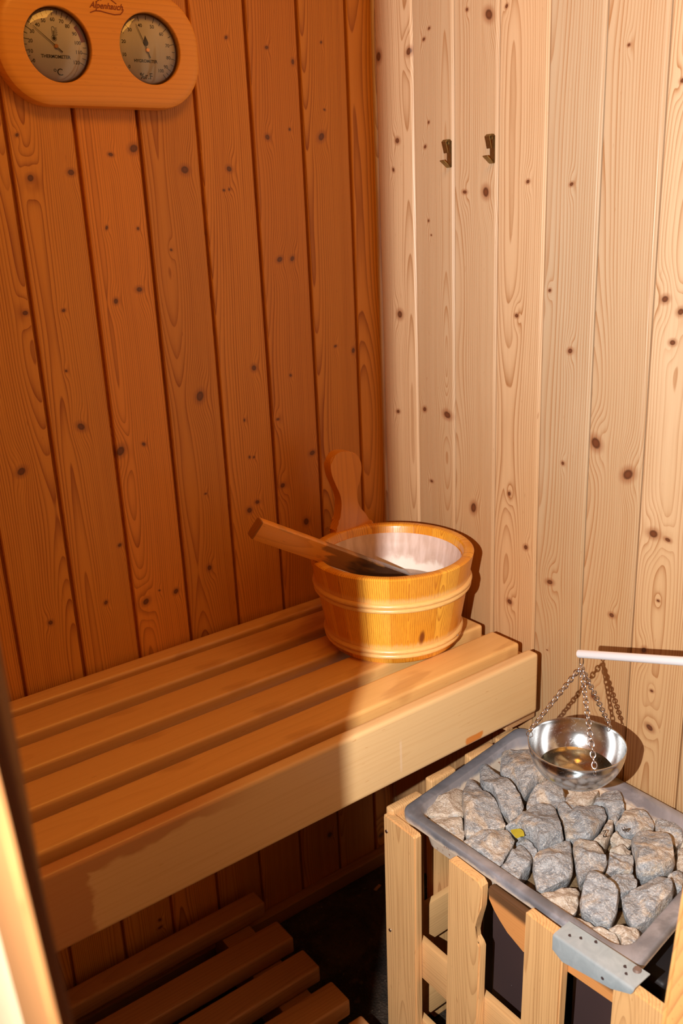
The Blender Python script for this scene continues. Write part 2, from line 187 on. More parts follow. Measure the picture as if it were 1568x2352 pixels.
def wood(name, light, dark, g='Z', a='X', d='Y', ac=None, seed=0., spacing=.0035, knots=(), rough=.5,
         contrast=.55, pith=None, fiber=.25, stain=.25, knotcol=(.07, .022, .008), halo=(.30, .10, .03), coat=0., bumpk=.25, extra=None, wide=.022, coatr=.25):
    """sawn softwood: growth rings cut lengthwise, fibres, stains and knots at given spots"""
    s = NT(name); o = s.obj(); ax = {'X': o[0], 'Y': o[1], 'Z': o[2]}
    G, A, D = ax[g], ax[a], ax[d]
    rng = random.Random(int(seed*1000)+7)
    if ac is None:
        R = s.mul(s.rnd(), 40.)
        off = s.m('MULTIPLY_ADD', s.rnd(), .05, -.025)
        ac_ = off
        sd = s.add(R, seed)
    else:
        ac_ = ac + rng.uniform(-wide, wide); sd = seed
    p0 = pith if pith is not None else rng.uniform(.004, .03)
    u = s.sub(A, ac_)
    n1 = s.noise(s.xyz(sd, 0., s.mul(G, 1.7)), 1., 1.)
    dd = s.add(s.m('MULTIPLY_ADD', n1, .07, p0-.035), D)
    # flow of the fibres around the knots
    kd = None; bumpr = 0.
    for (ka, kg, kr) in knots:
        h_ = random.Random(int((ka*7919+kg*104729)*1000)); ex = h_.uniform(.75, 1.15); ez = h_.uniform(.62, 1.2); tl = h_.uniform(-.5, .5)
        vx = s.sub(A, ka); vz = s.sub(G, kg)
        q = s.add(s.m('POWER', s.m('MULTIPLY_ADD', vz, tl*.6/kr, s.mul(vx, 1/(kr*ex))), 2.), s.m('POWER', s.mul(vz, 1/(kr*ez)), 2.))
        dist = s.m('SQRT', q)
        q2 = s.add(s.m('POWER', s.mul(vx, 1/(2.3*kr)), 2.), s.m('POWER', s.mul(vz, 1/(5.5*kr)), 2.))
        e = s.m('DIVIDE', min(3.4, kr/.0021), s.m('MULTIPLY_ADD', q2, q2, 1.))
        bumpr = s.add(bumpr, e) if not isinstance(bumpr, float) else e
        kd = s.m('MINIMUM', kd, dist) if kd is not None else dist
    wob = s.noise(s.xyz(s.mul(A, 30.), s.mul(D, 30.), s.m('MULTIPLY_ADD', G, 5., sd)), 1., 2.)
    r = s.m('SQRT', s.add(s.mul(u, u), s.mul(dd, dd)))
    ring = s.m('MULTIPLY_ADD', r, 1/spacing, s.m('MULTIPLY_ADD', wob, 1.1, 10.))
    if kd is not None: ring = s.add(ring, bumpr)
    f = s.m('FRACT', ring)
    prof = s.mul(s.m('POWER', f, 3.), s.ss(f, .93, 1., 1., 0.))
    amp = s.noise(s.xyz(s.m('FLOOR', ring), sd, s.mul(G, 2.)), .61, 1.)
    fib = s.noise(s.xyz(s.mul(A, 700.), s.mul(D, 700.), s.m('MULTIPLY_ADD', G, 14., sd)), 1., 2., .6)
    st = s.noise(s.xyz(s.mul(A, 14.), s.mul(D, 14.), s.m('MULTIPLY_ADD', G, 3., sd)), 1., 3.)
    fac = s.mul(s.mul(prof, amp), contrast*2)
    lng = s.noise(s.xyz(s.mul(A, 190.), s.mul(D, 190.), s.m('MULTIPLY_ADD', G, 2.2, sd)), 1., 2., .6)
    fac = s.add(fac, s.m('MULTIPLY_ADD', lng, fiber*1.1, -fiber*.55))
    fac = s.add(fac, s.m('MULTIPLY_ADD', fib, fiber, -fiber*.5))
    fac = s.add(fac, s.m('MULTIPLY_ADD', st, stain, -stain*.5))
    fac = s.m('ADD', fac, 0., clamp=True)
    col = s.mix(fac, light, dark)
    flk = s.noise(s.xyz(s.mul(A, 420.), s.mul(D, 420.), s.m('MULTIPLY_ADD', G, 55., sd)), 1., 1.)
    col = s.mix(s.ss(flk, .74, .80, 0., .55), col, dark)
    col = s.mix(s.ss(st, .50, .78, 0., .30), col, tuple(min(.95, c*1.18) for c in light))
    if kd is not None:
        kn = s.add(kd, s.m('MULTIPLY_ADD', wob, .5, -.25))
        col = s.mix(s.ss(kn, .85, 2.3, .62, 0.), col, halo)
        core = s.mix(s.ss(kn, .25, .95), tuple(c*2.2 for c in knotcol), knotcol)
        col = s.mix(s.ss(kn, .62, 1.10, .96, 0.), col, core)
    if extra: col = extra(s, col, G, A, D, wob, st)
    h = s.add(s.mul(fac, -.6), s.mul(fib, .5))
    s.bump(h, bumpk, .0006)
    rr = s.m('MULTIPLY_ADD', fac, .15, rough)
    return s.set(color=col, rough=rr, coat=coat, coatr=coatr)
# ---------------------------------------------------------------- materials
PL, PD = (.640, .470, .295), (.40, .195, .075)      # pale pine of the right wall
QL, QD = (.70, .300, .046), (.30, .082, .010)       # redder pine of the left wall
K0 = (.07, .022, .008)

def low_brown(s, col, G, A, D, wob, st):
    # boards get browner and darker towards the floor, unevenly
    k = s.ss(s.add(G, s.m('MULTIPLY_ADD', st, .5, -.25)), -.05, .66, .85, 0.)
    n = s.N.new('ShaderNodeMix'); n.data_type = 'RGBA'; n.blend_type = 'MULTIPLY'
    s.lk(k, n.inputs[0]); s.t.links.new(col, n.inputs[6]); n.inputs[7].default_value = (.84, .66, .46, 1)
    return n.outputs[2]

def wall_mats(pref, edges, knots, axis, L, D):
    out = []
    for i in range(len(edges)-1):
        a0, a1 = edges[i], edges[i+1]
        ks = [k for k in knots if a1-.004 <= k[0] <= a0+.004]
        rng = random.Random(i*13+(5 if axis == 'X' else 2))
        t = rng.uniform(.86, 1.08); w = rng.uniform(.93, 1.07)
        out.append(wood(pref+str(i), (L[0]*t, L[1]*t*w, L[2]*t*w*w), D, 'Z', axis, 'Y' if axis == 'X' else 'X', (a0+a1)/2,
                        3.7*i+(50 if axis == 'X' else 0), rng.uniform(.0022, .0034), ks, .42, .95, rng.uniform(.015, .05), .42, .4, coat=.12, wide=.06, extra=low_brown if axis == 'Y' else None))
    return out

def panelled_wall(name, edges, mats, z0, z1, axis, depth=.009, gap=.004, thick=.018, ch=.0022):
    """matchboard: every board has eased edges and stands clear of the next by a dark gap"""
    bm = bmesh.new()
    def P(a, d, z): return (a, d, z) if axis == 'X' else (d, a, z)
    prof = []        # (a, d, material of the strip that follows)
    for i in range(len(edges)-1):
        a0, a1 = edges[i]-gap/2, edges[i+1]+gap/2
        if i == 0: a0 = edges[0]+thick; prof.append((a0, depth, 0))
        prof += [(a0, depth, i), (a0, ch, i), (a0-ch*.75, ch*.12, i), (a0-ch, 0, i), (a1+ch, 0, i), (a1+ch*.75, ch*.12, i), (a1, ch, i), (a1, depth, i)]
    prof.append((edges[-1], depth, 0))
    Z = [z0, z1]
    rows = [[bm.verts.new(P(a, d, z)) for a, d, _ in prof] for z in Z]
    for j in range(len(prof)-1):
        f = bm.faces.new((rows[0][j], rows[0][j+1], rows[1][j+1], rows[1][j])); f.material_index = prof[j][2]
    # solid back
    b = [bm.verts.new(P(a, thick, z)) for a, z in ((edges[0]+thick, z0), (edges[-1], z0), (edges[-1], z1), (edges[0]+thick, z1))]
    bm.faces.new(b)
    o = mesh(name, bm, mats)
    return tag(o, kind='structure')

# ---------------------------------------------------------------- walls
FLOOR = -.605
CEIL = 1.30
eL = [0, -.047]+[-.047-.087*i for i in range(1, 10)]
eR = [0, -.0069]+[-.0069-.0852*i for i in range(1, 19)]
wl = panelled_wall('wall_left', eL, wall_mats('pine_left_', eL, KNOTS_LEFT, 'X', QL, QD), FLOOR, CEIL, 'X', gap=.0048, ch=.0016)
tag(wl, label='back wall of reddish upright pine boards behind the bench')
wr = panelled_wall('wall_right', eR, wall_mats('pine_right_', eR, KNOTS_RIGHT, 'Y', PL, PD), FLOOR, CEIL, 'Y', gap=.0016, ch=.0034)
tag(wr, label='brightly lit wall of pale upright pine boards behind the stove')

door_wall_mat = wood('pine_plain', PL, PD, 'Z', 'Y', 'X', None, 9., .0035, (), .45)
bm = bmesh.new(); box(bm, -.885, -.867, -.795, .0, FLOOR, CEIL); box(bm, -.885, -.867, -1.6, -.795, 1.12, CEIL)
tag(mesh('wall_front', bm, door_wall_mat), kind='structure')
bm = bmesh.new(); box(bm, -.885, 0, -1.64, -1.62, FLOOR, CEIL)
tag(mesh('wall_side', bm, door_wall_mat), kind='structure')
bm = bmesh.new(); box(bm, -.885, .018, -1.64, .018, CEIL, CEIL+.02)
tag(mesh('ceiling', bm, wood('pine_ceiling', PL, PD, 'X', 'Y', 'Z', None, 19., .0035)), kind='structure')

s = NT('dirty_floor'); o = s.obj()
n1 = s.noise(s.co, 9., 6., .65, .6); n2 = s.noise(s.co, 60., 4., .6); n3 = s.noise(s.co, 240., 2.)
c = s.mix(s.ss(n1, .35, .68), (.012, .008, .005), (.075, .045, .026))
c = s.mix(s.ss(n2, .60, .72, 0., .6), c, (.10, .062, .033))
c = s.mix(s.ss(n3, .70, .76, 0., .8), c, (.28, .21, .14))
s.bump(s.add(n2, n3), .8, .004)
floor_mat = s.set(color=c, rough=.8)
bm = bmesh.new(); box(bm, -2.2, .018, -2.2, .018, FLOOR-.03, FLOOR)
tag(mesh('floor', bm, floor_mat), kind='structure')

base_mat = wood('baseboard_pine', (.42, .20, .075), (.18, .07, .02), 'X', 'Z', 'Y', None, 4., .004, (), .6, stain=.8)
o = plank('baseboard_left', -.87, -.002, -.021, -.0005, FLOOR, FLOOR+.028, base_mat, bev=.003)
tag(o, kind='structure')

# ---------------------------------------------------------------- door frame at the left, close to the camera
E1 = Vector((-.8733, -.8474, 0)); DD = Vector((-.0577, -.0631, .9963)).normalized()
frame_mat = wood('frame_pine', (.27, .115, .038), (.16, .055, .016), 'Z', 'Y', 'X', None, 2., .004, (), .4, coat=.2)
door = empty('door_1', (-.84, -.80, FLOOR), 'pine door frame leaning at the left edge, out of focus', None)
door['kind'] = 'structure'; bpy.context.view_layer.update()
def leaning(name, x0, x1, y0, y1, mat, bev=.002):
    bm = bmesh.new()
    def pt(x, y, z):
        k = z/DD.z
        return Vector((E1.x+DD.x*k+x, E1.y+DD.y*k+y, z))
    v = [[bm.verts.new(pt(x, y, z)) for x, y in ((x0, y0), (x1, y0), (x1, y1), (x0, y1))] for z in (FLOOR+.001, CEIL-.02)]
    bm.faces.new(v[0][::-1]); bm.faces.new(v[1])
    for i in range(4): bm.faces.new((v[0][i], v[0][(i+1)%4], v[1][(i+1)%4], v[1][i]))
    es = [e for e in bm.edges if abs((e.verts[0].co-e.verts[1].co).normalized().dot(DD)) > .9]
    bmesh.ops.bevel(bm, geom=es, offset=bev, segments=3, affect='EDGES')
    return mesh(name, bm, mat, door, True, 40)
leaning('frame_post', 0, .0045, 0, .075, frame_mat, .001)
s = NT('brown_seal'); seal_mat = s.set(color=(.26, .125, .080), rough=.5)
tag(leaning('door_seal', .0047, .0114, .0102, .022, seal_mat, .001), label='brown rubber door seal')
bm = bmesh.new()
k = (-.34)/DD.z; q = E1+DD*k
cyl(bm, (q.x-.0022, q.y+.016, -.34), (q.x+.001, q.y+.016, -.34), .0032, .0040, 20)
s = NT('screw_zinc'); zinc = s.set(color=(.75, .73, .70), rough=.3, metal=1.)
tag(mesh('screw', bm, zinc, door, True, 40), label='shiny screw head')

# ---------------------------------------------------------------- bench
BL, BD = (.76, .44, .150), (.50, .21, .050)
def bench_stain(s, col, G, A, D, wob, st):
    n = s.noise(s.xyz(s.mul(G, 7.), s.mul(A, 26.), s.mul(D, 10.)), 1., 3.)
    return s.mix(s.ss(n, .60, .68, 0., .28), col, (.30, .085, .014))
def front_stain(s, col, G, A, D, wob, st):
    # old oil stain: the left end and the top edge are darker, with a ragged border and a drip
    n = s.noise(s.xyz(s.mul(G, 16.), s.mul(A, 30.), 0.), 1., 3.)
    left = s.ss(s.add(G, s.m('MULTIPLY_ADD', n, .05, -.025)), LS-.003, LS+.003, 1., 0.)
    top = s.mul(s.ss(s.add(A, s.m('MULTIPLY_ADD', n, .035, -.016)), .030, .036), s.ss(G, -.18, -.05, 1., 0.))
    m_ = s.m('MAXIMUM', left, top)
    col = s.mix(s.mul(m_, .6), col, (.42, .125, .020))
    dx = s.m('ABSOLUTE', s.add(s.sub(G, .285), s.m('MULTIPLY_ADD', n, .03, -.012)))
    dz = s.m('ABSOLUTE', s.sub(A, -.040))
    spot = s.mul(s.ss(dx, .014, .018, 1., 0.), s.ss(s.add(dz, s.mul(n, .006)), .007, .010, 1., 0.))
    col = s.mix(s.mul(spot, .95), col, (.68, .20, .010))
    drip = s.mul(s.ss(s.m('ABSOLUTE', s.sub(G, .148)), .0012, .0024, 1., 0.), s.ss(s.m('ABSOLUTE', s.sub(A, -.012)), .018, .028, 1., 0.))
    return s.mix(s.mul(drip, .45), col, (.85, .62, .42))
bench_mat = wood('bench_wood', BL, BD, 'X', 'Y', 'Z', None, 3., .006, (), .36, .16, None, .32, .4, coat=.35, coatr=.32, extra=bench_stain)
front_mat = wood('bench_front_wood', (.76, .50, .235), BD, 'X', 'Z', 'Y', None, 5., .006, (), .36, .16, None, .35, .35, coat=.3, coatr=.35, extra=front_stain)
XL = -.862
bench = empty('sauna_bench', (-.45, -.2, FLOOR), 'wooden slatted sauna bench along the boarded wall, under the bucket', 'bench')
bpy.context.view_layer.update()
for y0, y1, xe in ((-.040, -.010, -.030), (-.112, -.0555, -.030), (-.192, -.1353, -.031), (-.272, -.2165, -.030), (-.352, -.296, -.034)):
    plank('slat', XL, xe, y0, y1, -.028, 0, bench_mat, bench, .0055, 4)
plank('front_board', XL, -.036, -.391, -.371, -.098, -.001, front_mat, bench, .006, 4)
plank('bearer', -.075, -.012, -.366, -.004, -.128, -.029, wood('bearer_wood', (.55, .30, .13), (.33, .14, .05), 'Y', 'X', 'Z', None, 8., .004, (), .6), bench, .002)
plank('bearer', XL+.003, XL+.04, -.366, -.004, -.135, -.029, bench_mat, bench, .002)

# ---------------------------------------------------------------- duckboard on the floor
duck_mat = wood('duckboard_wood', (.46, .22, .085), (.25, .095, .03), 'X', 'Y', 'Z', None, 13., .0045, (), .5, .45)
duck = empty('duckboard', (-.55, -.2, FLOOR), 'low slatted wooden footboard on the dark floor under the bench', 'duckboard')
bpy.context.view_layer.update()
for i, (y0, y1, xe) in enumerate(((-.062, -.024, -.339), (-.160, -.109, -.3455), (-.236, -.188, -.347), (-.316, -.268, -.349), (-.396, -.346, -.352), (-.476, -.426, -.352))):
    plank('slat', XL+.01, xe, y0, y1, -.530, -.500, duck_mat, duck, .005, 3)
for x0, x1 in ((-.425, -.372), (-.80, -.75)):
    plank('bearer', x0, x1, -.470, -.030, FLOOR+.001, -.531, duck_mat, duck, .002)

# small rubbish on the floor
chip_mat = wood('chip_wood', (.55, .32, .16), (.4, .2, .08), 'X', 'Y', 'Z', None, 2.)
bm = bmesh.new(); vs = box(bm, -.009, .009, -.003, .003, -.0012, .0012, .0006, 1)
o = mesh('wood_chip', bm, chip_mat); o.location = (-.095, -.063, FLOOR+.0016); o.rotation_euler = (0, 0, .3)
tag(o, 'tiny pale wood chip on the dark floor near the skirting strip', 'wood chip')

# ---------------------------------------------------------------- bucket
bucket_c = Vector((-.1547, -.2037, 0))
def bucket_wood():
    s = NT('bucket_wood'); o = s.obj()
    an = s.m('MULTIPLY_ADD', s.m('ARCTAN2', o[1], o[0]), 20/(2*PI), 10.3)
    idx = s.m('FLOOR', an); A = s.mul(s.sub(s.m('FRACT', an), .5), .036)
    rn = s.noise(s.xyz(s.mul(idx, 3.71), 1.3, .2), 1., 0.)
    off = s.m('MULTIPLY_ADD', rn, .12, -.06)
    n1 = s.noise(s.xyz(s.mul(idx, 5.3), 0., s.mul(o[2], 7.)), 1., 1.)
    dd = s.m('MULTIPLY_ADD', n1, .05, -.020)
    u = s.sub(A, off)
    r = s.m('SQRT', s.add(s.mul(u, u), s.mul(dd, dd)))
    wob = s.noise(s.xyz(s.mul(o[0], 40.), s.mul(o[1], 40.), s.mul(o[2], 9.)), 1., 2.)
    f = s.m('FRACT', s.m('MULTIPLY_ADD', r, 1/.0030, s.mul(wob, 1.0)))
    prof = s.mul(s.m('POWER', f, 2.5), s.ss(f, .9, 1., 1., 0.))
    fib = s.noise(s.xyz(s.mul(o[0], 500.), s.mul(o[1], 500.), s.mul(o[2], 18.)), 1., 2.)
    fac = s.m('ADD', s.mul(prof, .85), s.m('MULTIPLY_ADD', fib, .7, -.35), clamp=True)
    light = s.mix(s.ss(rn, .32, .68), (.93, .46, .050), (.76, .30, .020))
    col = s.mix(fac, light, (.42, .105, .006))
    # pale worn edges just above the hoops
    for z in (.1025, .026):
        w = s.mul(s.ss(s.add(s.sub(o[2], z), s.mul(fib, -.010)), -.004, .004, 1., 0.), s.ss(o[2], z-.012, z-.008))
        col = s.mix(s.mul(w, .45), col, (.90, .62, .28))
    ks = s.m('MINIMUM', s.ss(s.m('ABSOLUTE', s.sub(A, .013)), 0., .004, 0., 1.), 1.)
    seam = s.ss(s.m('ABSOLUTE', s.sub(s.m('FRACT', an), .5)), .488, .497, 0., 1.)
    col = s.mix(s.mul(seam, .35), col, (.22, .06, .006))
    # resin knots: front left and right
    for (kx, ky, kz, kr) in ((-.185, -.310, .040, .0042), (-.049, -.270, .117, .0040), (-.048, -.268, .128, .0022)):
        v = s.add(s.m('POWER', s.mul(s.sub(o[0], kx-bucket_c.x), 1/kr), 2.), s.m('POWER', s.mul(s.sub(o[2], kz), .4/kr), 2.))
        v = s.add(v, s.m('POWER', s.mul(s.sub(o[1], ky-bucket_c.y), .35/kr), 2.))
        v = s.add(s.m('SQRT', v), s.m('MULTIPLY_ADD', wob, .9, -.45))
        col = s.mix(s.ss(v, .6, 1.5, .9, 0.), col, (.14, .018, .003))
    s.bump(s.add(s.mul(fac, -.5), s.mul(seam, -2.)), .3, .0006)
    return s.set(color=col, rough=.34, coat=.35, coatr=.2)
bmat = bucket_wood()
hoop_mat = wood('hoop_wood', (.84, .50, .17), (.60, .27, .05), 'Z', 'X', 'Y', None, 4., .002, (), .3, .3, coat=.4)
bucket = empty('sauna_bucket', bucket_c, 'round golden pine bucket with tall handle stave, standing on the bench', 'bucket')
bpy.context.view_layer.update()
H, RT, RB = .1408, .1227, .0975
def Rz(z): return RB+(RT-RB)*z/H
bm = bmesh.new()
prof = [(Rz(0)-.018, .004), (Rz(0)-.002, 0), (Rz(.002), .002)]+[(Rz(z), z) for z in (.03, .06, .09, .12)]+[(Rz(H)-.0002, H-.0022), (Rz(H)-.002, H-.0004), (Rz(H)-.0035, H),
        (Rz(H)-.0125, H), (Rz(H)-.0145, H-.001), (Rz(H)-.0155, H-.004), (Rz(.08)-.016, .08), (Rz(.012)-.016, .012), (0.0005, .012)]
lathe(bm, prof, n=120)
bmesh.ops.contextual_create(bm, geom=[e for e in bm.edges if e.is_boundary and e.verts[0].co.z < .0045])
o = mesh('body', bm, bmat, None, True, 45); o.location = bucket_c; bpy.context.view_layer.update()
o.parent = bucket; o.matrix_parent_inverse = bucket.matrix_world.inverted()
for z, dz in ((.094, .0075), (.0175, .0075)):
    bm = bmesh.new()
    pr = []
    for k in range(2):
        zc = z+(k-.5)*dz
        pr += [(Rz(zc)+.0008+.0042*math.sin(t), zc-dz*.5*math.cos(t)) for t in [PI*j/6 for j in range(0, 7)]]
    pr += [(Rz(z+dz)-.001, z+dz), (Rz(z-dz)-.001, z-dz)]
    lathe(bm, pr, n=120, closed=True)
    o = mesh('hoop', bm, hoop_mat, None, True, 60); o.location = bucket_c; bpy.context.view_layer.update()
    o.parent = bucket; o.matrix_parent_inverse = bucket.matrix_world.inverted()
bm = bmesh.new()
cyl(bm, NAIL, (NAIL[0]+.0012, NAIL[1]-.0012, NAIL[2]), .0016, .0012, 12)
mesh('nail', bm, zinc, bucket, True, 40)
# handle stave
hp = HANDLE[:-1]+[(-.0985, .141), (-.108, .105), (-.165, .105)]
pts = [(p.x, p.y) for p in smooth_loop([Vector(p) for p in hp], 110)]
bm = bmesh.new(); prism(bm, pts, lambda u, v: (u, -.0925, v), lambda u, v: (u, -.0745, v))
es = [e for e in bm.edges if abs(e.verts[0].co.y-e.verts[1].co.y) < 1e-6]
bmesh.ops.bevel(bm, geom=es, offset=.0022, segments=3, affect='EDGES')
mesh('handle', bm, wood('handle_wood', (.70, .28, .030), (.40, .12, .010), 'Z', 'X', 'Y', -.14, 21.3, .004, (), .35, .45, .03, .2, .25, coat=.3), bucket, True, 40)
# plastic liner
s = NT('liner_plastic'); o_ = s.obj()
n = s.noise(s.co, 22., 5., .6, .5); n2 = s.noise(s.xyz(s.mul(o_[0], 60.), s.mul(o_[1], 60.), s.mul(o_[2], 8.)), 1., 2.)
sc = s.ss(s.add(o_[2], s.m('MULTIPLY_ADD', n, .06, -.030)), .080, .094, 1., 0.)
streak = s.noise(s.xyz(s.m('ARCTAN2', o_[1], o_[0]), 0., s.mul(o_[2], 2.)), 9., 3.)
col = s.mix(s.ss(streak, .35, .65), (.62, .44, .35), (.76, .58, .50))
col = s.mix(s.mul(sc, .85), col, (.92, .84, .74))
s.bump(s.add(n, sc), .4, .001)
liner_mat = s.set(color=col, rough=.48, spec=.35)
bm = bmesh.new()
LR = .1042
lathe(bm, [(.090, .060), (.092, .0605), (.0945, .075), (.0990, .103), (.1012, .1160), (.1022, .1170), (LR-.001, .1275), (LR-.0003, .1285), (LR+.0009, .1275), (.1034, .1165), (.0955, .074), (.0925, .059), (.090, .059)], n=120, closed=True)
o = mesh('liner', bm, liner_mat, None, True, 50); o.location = bucket_c; bpy.context.view_layer.update()
o.parent = bucket; o.matrix_parent_inverse = bucket.matrix_world.inverted()
tag(o, label='milky plastic insert with lime scale')
s = NT('cloudy_water'); s.obj()
n = s.noise(s.co, 45., 5., .6); n2 = s.noise(s.co, 160., 3.)
c = s.mix(s.ss(n, .3, .7), (.27, .185, .13), (.37, .27, .20)); c = s.mix(s.ss(n2, .66, .75, 0., .6), c, (.6, .48, .38))
s.bump(n, .15, .001); wmat = s.set(color=c, rough=.22)
bm = bmesh.new(); lathe(bm, [(.0922, .0715), (.0003, .0715), (.0003, .0622), (.0905, .0622)], n=96, closed=True)
o = mesh('water', bm, wmat, None, False); o.location = bucket_c
tag(o, 'shallow cloudy water inside the pine bucket', 'water')

# ---------------------------------------------------------------- wooden dipper lying in the bucket
Pi, Po = Vector(PADDLE_IN), Vector(PADDLE_OUT)
ax = (Po-Pi).normalized(); Lp = (Po-Pi).length
CAMP = Vector((-.9594, -1.1849, .6200))
nn = (CAMP-Po); nn -= ax*nn.dot(ax); nn.normalize(); ww = nn.cross(ax).normalized()
nn = (nn*.93+ww*.36).normalized(); ww = nn.cross(ax).normalized()
M = Matrix((ax.to_4d(), ww.to_4d(), nn.to_4d(), Vector((0, 0, 0, 1)))).transposed(); M.col[3] = Pi.to_4d(); M[3] = (0, 0, 0, 1)
def scorched(s, col, G, A, D, wob, st):
    n = s.noise(s.xyz(s.mul(G, 22.), s.mul(A, 90.), D), 1., 4.)
    k1 = s.ss(s.add(G, s.m('MULTIPLY_ADD', n, .11, -.055)), .155, .175, 1., 0.)
    col = s.mix(s.mul(k1, .8), col, (.20, .085, .020))
    k2 = s.ss(s.add(G, s.m('MULTIPLY_ADD', n, .13, -.065)), .075, .125, 1., 0.)
    col = s.mix(s.mul(k2, .92), col, (.035, .014, .010))
    edge = s.mul(s.ss(s.m('ABSOLUTE', A), .0118, .0128), s.ss(n, .5, .62))
    col = s.mix(s.mul(edge, .6), col, (.5, .24, .06))
    end = s.ss(G, Lp-.0012, Lp-.0004)
    return s.mix(s.mul(end, .75), col, (.16, .045, .012))
pad_mat = wood('dipper_wood', (.80, .34, .045), (.46, .15, .018), 'X', 'Y', 'Z', 0., 6.1, .004, (), .35, .35, .02, .3, .3, coat=.25, extra=scorched)
bm = bmesh.new(); box(bm, -.015, Lp+.002, -.0150, .0150, -.0085, .0085, .0042, 2)
dip = empty('wooden_dipper', Pi, 'wooden dipper with blackened lower half leaning in the bucket over its rim', 'dipper')
bpy.context.view_layer.update()
o = mesh('handle', bm, pad_mat, None, True, 50); o.matrix_world = M; bpy.context.view_layer.update()
o.parent = dip; o.matrix_parent_inverse = dip.matrix_world.inverted()

# ---------------------------------------------------------------- coat hooks on the right wall
s = NT('aged_brass'); s.obj(); n = s.noise(s.co, 300., 3.)
brass = s.set(color=s.mix(n, (.22, .15, .055), (.42, .32, .12)), rough=.32, metal=.9)
def coat_hook(y, zt, zb, label):
    h = empty('coat_hook', (0, y, zb), label, 'hook', 'brass hooks on the pale wall'); bpy.context.view_layer.update()
    def strip(name, path, w=.0085, t=.0013, yo=0.):
        bm = bmesh.new(); pts = [Vector(p) for p in path]; L, R = [], []
        for i, p in enumerate(pts):
            d = (pts[min(i+1, len(pts)-1)]-pts[max(i-1, 0)]).normalized(); nrm = Vector((-d.y, d.x))
            L.append(p+nrm*t/2); R.append(p-nrm*t/2)
        prism(bm, [(v.x, v.y) for v in L+R[::-1]], lambda u, v: (u, y-w/2+yo, v), lambda u, v: (u, y+w/2+yo, v))
        return mesh(name, bm, brass, h, True, 35)
    strip('back_strip', [(-.0008, zt), (-.0008, zb+.0012), (-.0016, zb+.0004), (-.0030, zb+.0010), (-.0150, zb+.0095)])
    strip('clasp', [(-.0009, zt-.001), (-.0035, zt+.0012), (-.0085, zt+.0012), (-.0112, zt-.0012), (-.0102, zt-.0045), (-.0068, zt-.0160)])
    bm = bmesh.new(); cyl(bm, (-.0055, y-.0045, zt-.0032), (-.0055, y+.0045, zt-.0032), .0018, n=14)
    mesh('pin', bm, brass, h, True, 40)
coat_hook(-.1700, .7085, .6732, 'small brass coat hook on the pale wall, the one nearer the corner')
coat_hook(-.2545, .7085, .6735, 'small brass coat hook on the pale wall, the one farther from the corner')

# ---------------------------------------------------------------- thermometer and hygrometer
TC, HC = (-.4983, .8238), (-.3777, .8262)
th_c = (-.4395, .8245)
th = empty('sauna_thermometer', (th_c[0], 0, th_c[1]), 'rounded light wooden board with thermometer and hygrometer dials on the left wall', 'thermometer')
bpy.context.view_layer.update()
def stadium(hw, hh, r, n=18):
    out = []
    for cx, cz, a0 in ((hw-r, hh-r, 0), (-hw+r, hh-r, PI/2), (-hw+r, -hh+r, PI), (hw-r, -hh+r, 1.5*PI)):
        out += [(th_c[0]+cx+r*math.cos(a0+PI/2*i/n), th_c[1]+cz+r*math.sin(a0+PI/2*i/n)) for i in range(n+1)]
    return out
HW, HH, RR = .1320, .0680, .060
bm = bmesh.new()
loops = [(0, .0), (-.0145, .0), (-.0185, .0012), (-.0210, .0045), (-.0220, .0105)]
rings = []
for y, ins in loops:
    rings.append([bm.verts.new((x, y-.0003, z)) for x, z in stadium(HW-ins, HH-ins, RR-ins)])
n = len(rings[0])
for a, b in zip(rings, rings[1:]):
    for i in range(n): bm.faces.new((a[i], a[(i+1)%n], b[(i+1)%n], b[i]))
RD = .0415
front = [bm.edges.get((rings[-1][i], rings[-1][(i+1)%n])) for i in range(n)]
for cx, cz in (TC, HC):
    hr = [[bm.verts.new((cx+r*math.cos(2*PI*i/64), y, cz+r*math.sin(2*PI*i/64))) for i in range(64)] for r, y in ((RD+.0008, -.0223), (RD, -.0215), (RD, -.0090))]
    for a, b in zip(hr, hr[1:]):
        for i in range(64): bm.faces.new((a[i], a[(i+1)%64], b[(i+1)%64], b[i]))
    front += [bm.edges.get((hr[0][i], hr[0][(i+1)%64])) for i in range(64)]
bmesh.ops.triangle_fill(bm, edges=front, use_beauty=True)
mesh('board', bm, wood('thermo_wood', (.80, .37, .055), (.50, .18, .022), 'X', 'Z', 'Y', .82, 31.7, .0062, (), .35, .35, .02, .2, .3, coat=.25), th, True, 30)
s = NT('dial_paper'); dial_mat = s.set(color=(.80, .74, .74), rough=.55)
s = NT('dial_ink'); ink = s.set(color=(.030, .022, .022), rough=.6)
s = NT('dial_red'); red = s.set(color=(.22, .012, .010), rough=.6)
s = NT('dial_green'); green = s.set(color=(.020, .085, .045), rough=.6)
s = NT('copper'); copper = s.set(color=(.80, .36, .10), rough=.25, metal=1.)
s = NT('burnt_logo'); logo_m = s.set(color=(.26, .055, .015), rough=.7)
s = NT('dial_glass'); s.N.remove(s.b)
tr = s.N.new('ShaderNodeBsdfTransparent'); gl = s.N.new('ShaderNodeBsdfGlossy'); gl.inputs['Roughness'].default_value = .03
fr = s.N.new('ShaderNodeFresnel'); fr.inputs[0].default_value = 1.6; mx = s.N.new('ShaderNodeMixShader')
s.t.links.new(fr.outputs[0], mx.inputs[0]); s.t.links.new(tr.outputs[0], mx.inputs[1]); s.t.links.new(gl.outputs[0], mx.inputs[2]); s.t.links.new(mx.outputs[0], s.out.inputs[0])
glass_mat = s.mat

